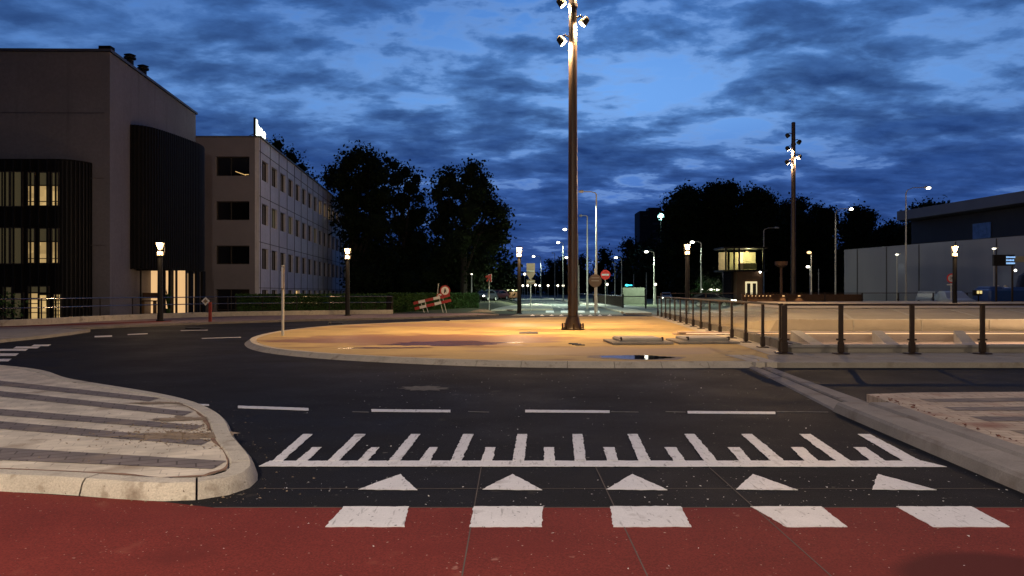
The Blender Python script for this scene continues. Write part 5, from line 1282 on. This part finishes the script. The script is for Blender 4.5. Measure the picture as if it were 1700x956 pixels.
# slanted arrow sign
t, Y = signpost('brown sign back with a slanted arrow outline left of the black post lamp', 812, 517, zt(458, 60), Y=60)
k = Y / F; b = MB(); b.plate([(-6 * k, zt(458, Y)), (4 * k, zt(455, Y)), (4 * k, zt(468, Y)), (1.5 * k, zt(467, Y)), (1.2 * k, zt(461, Y)), (-3 * k, zt(468, Y)), (-4.5 * k, zt(466, Y)), (-1.2 * k, zt(460, Y)), (-6 * k, zt(461, Y))], -.07, -.05); part('sign_back', b, A['redp'], t)
b = MB(); b.plate([(-2 * k, zt(456, Y)), (4.6 * k, zt(454.6, Y)), (4.6 * k, zt(468, Y)), (3.2 * k, zt(468, Y)), (3.2 * k, zt(457, Y)), (-2 * k, zt(458, Y))], -.05, -.03); part('sign_edge', b, A['whitep'], t)
# speed sign in front of the grey hall
t, Y = signpost('round speed limit sign with red ring left of the lit post lamp on the right', 1579, 0, zt(455, 56), Y=56, z0=0)
zc = zt(462, Y); b = MB(); disc(b, 0, zc, .36, -.06, -.045); fa = part('sign_face', b, A['retro_red'], t); b = MB(); disc(b, 0, zc, .27, -.066, -.061); part('white_field', b, A['whitep'], fa); text_mesh('30', .3, A['black'], t, (0, -.072, zc), 'number')
b = MB(); b.box((0, -.05, zt(472.5, Y)), (.7, .02, .08)); part('under_plate', b, A['whitep'], t)
# tall narrow keep-side marker seen edge-on on the island
Y = at(469.5, 557, ZI).y
t = thing('road_sign', 'grey post on the island tip with a narrow sign seen edge on', 'road sign', (ax(469.5, Y), Y, ZI), R(17))
H = zt(440, Y) - ZI; b = MB(); b.tube([(0, 0, 0), (0, 0, H)], .045, 12); part('pole', b, A['zinc'], t, smooth=True)
b = MB(); b.bbox((0, .02, H - .42), (.11, .46, .78), .01); part('sign_plate', b, mat('sign_side', (.30, .25, .20), .5), t)
b = MB(); b.box((-.02, -.22, H - .42), (.045, .02, .70)); part('rim', b, A['whitep'], t)
# red marker post with a white diamond
Y = at(349, 534.5, .08).y
t = thing('marker_post', 'short red post with a small white tilted house shaped plate', 'marker post', (ax(349, Y), Y, .08))
b = MB(); b.bbox((0, 0, .5), (.15, .11, 1.0), .02); part('post', b, mat('faded_red_paint', (.26, .03, .02), .6, .2, 5), t)
b = MB(); M_ = Matrix.Rotation(R(45), 3, 'Y'); b.box((-.2, -.08, 1.04), (.30, .03, .30), M_); fa = part('plate', b, A['whitep'], t); b = MB(); b.box((-.2, -.1, 1.04), (.16, .02, .16), M_); part('plate_mark', b, A['sign_back'], fa)
# roadworks barrier with two round signs
Y = 55.5; X = ax(722, Y); k = Y / F
t = thing('road_barrier', 'leaning red and white roadworks barrier with two round prohibition signs', 'barrier', (X, Y, .05))
TI = R(13); M_ = Matrix.Rotation(-TI, 3, 'Y'); 
def on(u, v): return (M_ @ Vector((u, 0, v)))
for zc in (1.02, .62):
    b = MB(); c_ = on(.0, zc); b.box((c_.x, -.05, c_.z), (2.75, .04, .21), M_); pk = part('plank', b, A['redp'], t)
    for u in (-.75, .38): c_ = on(u, zc); b = MB(); b.box((c_.x, -.075, c_.z), (.5, .012, .205), M_); part('white_band', b, A['whitep'], pk)
for u in (-.85, -.55, .55, .8):
    b = MB(); c_ = on(u, 1.1); b.tube([(u + .05, .1, 0), (c_.x, 0, c_.z)], .03, 6); part('leg', b, A['zinc'], t)
b = MB(); c_ = on(.45, 1.15); b.tube([(c_.x, .02, c_.z), (c_.x + .08, .02, 2.15)], .03, 6); part('sign_pole', b, A['zinc'], t)
zc = zt(482.5, Y) - .05; xc = ax(739, Y) - X
b = MB(); disc(b, xc, zc, .40, -.08, -.06, ex=.95); fa = part('round_sign', b, A['redp'], t); b = MB(); disc(b, xc, zc, .30, -.088, -.081, ex=.95); b2_ = part('white_field', b, A['whitep'], fa)
b = MB(); disc(b, xc, zc + .12, .05, -.095, -.089, 12); b.plate([(xc - .06, zc + .07), (xc + .06, zc + .07), (xc + .10, zc - .18), (xc + .03, zc - .05), (xc - .02, zc - .2), (xc - .08, zc - .18)], -.095, -.089); part('walker_symbol', b, A['black'], fa)
zc = zt(491, Y) - .05; xc = ax(733, Y) - X
b = MB(); disc(b, xc, zc, .21, -.06, -.045, ex=1.75); fa = part('oval_sign', b, A['redp'], t); b = MB(); disc(b, xc, zc, .15, -.068, -.061, ex=1.9); part('white_field', b, A['whitep'], fa)
b = MB()
for s in (-.17, -.02, .13): b.box((xc + s, -.075, zc), (.07, .008, .10))
part('dark_marks', b, A['black'], fa)
# heap of brown sand at the kerb
c_ = at(800, 520); g = sheet(lambda x, y: .10 + .20 * max(0, 1 - ((x - c_.x) / .9) ** 2 - ((y - c_.y) / .8) ** 2) + .03 * noise.noise((x * 4, y * 4, 0)), c_.x - 1, c_.x + 1, c_.y - .9, c_.y + .9, 16, 14)
solo('sand_heap', g, A['soil'], 'small heap of brown sand on the far kerb below the arrow sign', 'sand heap', smooth=True, loc=(c_.x, c_.y, .05))

# ================================================================== VEHICLES
def car(label, X, Y, rz, paint, lights=None, group=None, z0=0.0, h=1.48):
    t = thing('car', label, 'car', (X, Y, z0), rz, group)       # nose towards local -X
    prof = [(-2.1, .35), (-2.15, .62), (-1.95, .80), (-1.05, .95), (-.35, 1.36), (.1, 1.46), (.9, 1.45), (1.6, 1.28), (2.0, .95), (2.1, .60), (2.05, .35)]
    prof = [(a, b_ * h / 1.46) for a, b_ in prof]
    vs = []; fs = []; W2 = [.86] * 3 + [.80, .66, .62, .62, .66, .82, .86, .86]
    for (a, b_), w in zip(prof, W2): vs += [(a, -w, b_), (a, w, b_)]
    n = len(prof)
    for i in range(n - 1): fs.append((2 * i, 2 * i + 1, 2 * i + 3, 2 * i + 2))
    fs.append((2 * n - 2, 2 * n - 1, 1, 0)); fs.append(tuple(2 * i for i in range(n))); fs.append(tuple(2 * i + 1 for i in reversed(range(n))))
    b = MB(); b.add(vs, fs); part('body', b, paint, t)
    for s in (-1, 1):
        b = MB(); b.add([(-.85, s * .80, 1.0), (-.32, s * .685, 1.31), (.85, s * .655, 1.36), (1.55, s * .76, 1.0)], [(0, 1, 2, 3)]); part('side_window', b, A['pane'], t)
    b = MB(); b.box((-.72, 0, 1.17), (.03, 1.2, .46), Matrix.Rotation(R(58), 3, 'Y')); part('windscreen', b, A['pane'], t)
    for x in (-1.35, 1.3):
        for s in (-1, 1):
            b = MB(); b.tube([(x, s * .70, .32), (x, s * .90, .32)], .32, 16); w_ = part('wheel', b, A['rubber'], t); b = MB(); b.tube([(x, s * .90, .32), (x, s * .91, .32)], .19, 10); part('rim', b, A['zinc'], w_)
    for s in (-1, 1):
        b = MB(); b.sphere((-2.08, s * .62, .68), .13, 10, 6, .7); part('headlight', b, A['headlight'] if lights == 'on' else A['pane'], t, smooth=True)
        b = MB(); b.box((2.06, s * .66, .80), (.06, .26, .12)); part('tail_light', b, A['tail'] if lights == 'on' else A['redp'], t)
    return t
car('white car parked beyond the far railing in front of the grey hall', ax(1538, 66), 66, R(62), A['white_car'], z0=.1, h=1.55)
car('silver car parked right of the white car, half behind the lit post lamp', ax(1583, 57.5), 57.6, R(80), mat('silver_paint', (.30, .31, .32), .3, metal=.5), z0=.1, h=1.55)
car('dark car with lit headlights crossing behind the railing left of the kiosk', ax(1184, 78), 78, R(150), A['dark_car'], 'on')
car('dark car with bright headlights seen under the tree left of the far road', ax(806, 96), 96, R(70), A['dark_car'], 'on', z0=.38)
car('red car behind the arrow sign with lit lamps', ax(825, 110), 110, R(60), A['red_car'], 'on', z0=.38)
car('white car far along the second carriageway behind the post lamp', ax(1106, 120), 120, R(80), A['white_car'], 'on')
# blue crane truck at the right edge
Y = 58; X = ax(1662, Y)
t = thing('crane_truck', 'blue crane truck with folded arm and red chassis behind the right end of the railing', 'truck', (X, Y, .1))
b = MB(); b.bbox((.2, 0, 1.25), (3.6, 2.2, .95), .15); b.bbox((-.9, 0, 1.75), (1.0, 1.8, .3), .1); b.bbox((.8, 0, 1.72), (1.2, 1.7, .25), .1); part('body', b, A['blue'], t)
b = MB(); b.box((.4, 0, .62), (4.4, 2.0, .3)); part('chassis', b, A['redp'], t)
for x in (-1.2, .2, 1.8):
    b = MB(); b.tube([(x, -1.08, .4), (x, -.8, .4)], .4, 16); part('wheel', b, A['rubber'], t)
b = MB(); b.tube([(1.4, 0, 1.5), (1.6, 0, 2.6), (2.1, 0, 2.9)], [.32, .28, .22], 8); b.tube([(1.5, 0, 2.4), (3.6, 0, 3.6)], [.26, .2], 8); part('crane_arm', b, mat('dark_blue_steel', (.012, .02, .055), .5), t, smooth=True)
b = MB(); b.tube([(2.0, -.9, 1.0), (2.25, -.9, 1.4), (2.2, -.9, 2.4), (1.95, -.9, 2.7)], [.14, .1, .08, .06], 8); part('pale_hose', b, mat('pale_plastic', (.4, .4, .33), .6), t, smooth=True)
for x in (-.6, .0): b = MB(); b.tube([(x, -.5, 1.85), (x, -.5, 2.0)], [.16, .1], 10); part('beacon', b, A['zinc'], t)
b = MB(); b.sphere((ax(1680, Y) - X, -.4, zt(449, Y) - .1), .09, 8, 6); part('work_lamp', b, A['glow_c'], t)
for u in (-.6, .9): b = MB(); b.box((u, -1.01, .62), (.28, .02, .2)); part('reflector', b, mat('orange_reflector', (.55, .25, .08), .5), t)
Y = 57; X = ax(1625, Y); t = thing('warning_lamp_box', 'small box with two yellow lit lamps left of the blue truck', 'lamp box', (X, Y, .1))
b = MB(); b.bbox((-.1, .05, zt(486, Y) - .1), (.62, .2, .42), .02); b.tube([(0, .05, 0), (0, .05, 1.3)], .05, 8); part('housing', b, A['black'], t)
for s in (-.1, .12): b = MB(); b.box((s, -.07, zt(485, Y) - .1), (.16, .03, .22)); part('lens', b, mat('yellow_lamp', (1, .8, .3), emit=(1, .78, .32), estr=.8), t)
Y = 150; X = ax(1183, Y); t = thing('shelter', 'low shelter with one long white light tube left of the kiosk', 'shelter', (X, Y, 0))  # shelter and tube are made up to carry a white streak of light
b = MB(); b.tube([(-2.1, 0, zt(481, Y)), (2.1, 0, zt(481, Y))], .17, 8); part('light_tube', b, A['glow_c'], t)
b = MB(); b.box((0, .4, zt(481, Y) + .3), (5, 1.6, .12)); part('roof', b, A['steel'], t)
for s_x in (-2.3, 2.3): b = MB(); b.box((s_x, .8, 1.1), (.12, .12, 2.2)); part('post', b, A['steel'], t)
lamp('POINT', (0, -1, 1.8), 500, (.95, 1, .85), t, size=.3)
# lit bus shelter on the far left of the road
Y = 150; X = ax(851, Y); t = thing('bus_shelter', 'lit bus shelter with glowing yellow roof band beyond the arrow sign', 'bus shelter', (X, Y, .3))
b = MB(); b.box((0, 0, 1.55), (2.3, 1.4, .28)); part('lit_roof_band', b, A['shelter_lit'], t)
b = MB(); b.box((0, 0, 1.80), (2.5, 1.6, .12)); [b.box((s * 1.1, -.5, .7), (.1, .1, 1.4)) for s in (-1, 0, 1)]; part('frame', b, A['steel'], t)
b = MB(); b.box((.2, .5, .7), (1.9, .05, 1.2)); part('back_panel', b, mat('shelter_panel', (.3, .16, .10), .7), t); lamp('POINT', (0, -.8, 1.2), 60, (1, 1, .7), t, size=.3)

# ================================================================== LIGHT FROM THE LAMPS BEHIND THE CAMERA AND IN THE UNDERPASS
def near_lamp(X, Y, H, power, lb, aim, col=(1, .82, .66)):
    t = thing('street_lamp', lb, 'street lamp', (X, Y, 0), 0, 'street lamps lighting the cycle path')
    b = MB(); b.tube([(0, 0, 0), (0, 0, H)], [.1, .06], 12); part('pole', b, A['zinc'], t, smooth=True)
    b = MB(); b.bbox((.3, .4, H + .02), (.3, .8, .12), .03); part('lamp_head', b, A['zinc'], t)
    b = MB(); b.box((.3, .5, H - .05), (.22, .5, .02)); part('lens', b, A['glow_c'], t)
    lamp('SPOT', (.3, .5, H - .12), power, col, t, aim=(aim[0] - X, aim[1] - Y, 0), size=.18, angle=150, blend=.5)
near_lamp(-5.0, -3.5, 8.0, 8200, 'street lamp standing behind the viewer on the left', (-1, 8))
near_lamp(12.0, 4.0, 9.0, 2200, 'street lamp standing outside the picture on the right', (8, 14), (1, .76, .55))
lamp('AREA', (20, 18.75, -.05), 2000, (1, .66, .43), aim=(20, 27.5, .3), size=25, sy=.15)
lamp('AREA', (20, 26.2, .24), 60, (1, .62, .34), aim=(20, 27.3, .5), size=25, sy=.05)
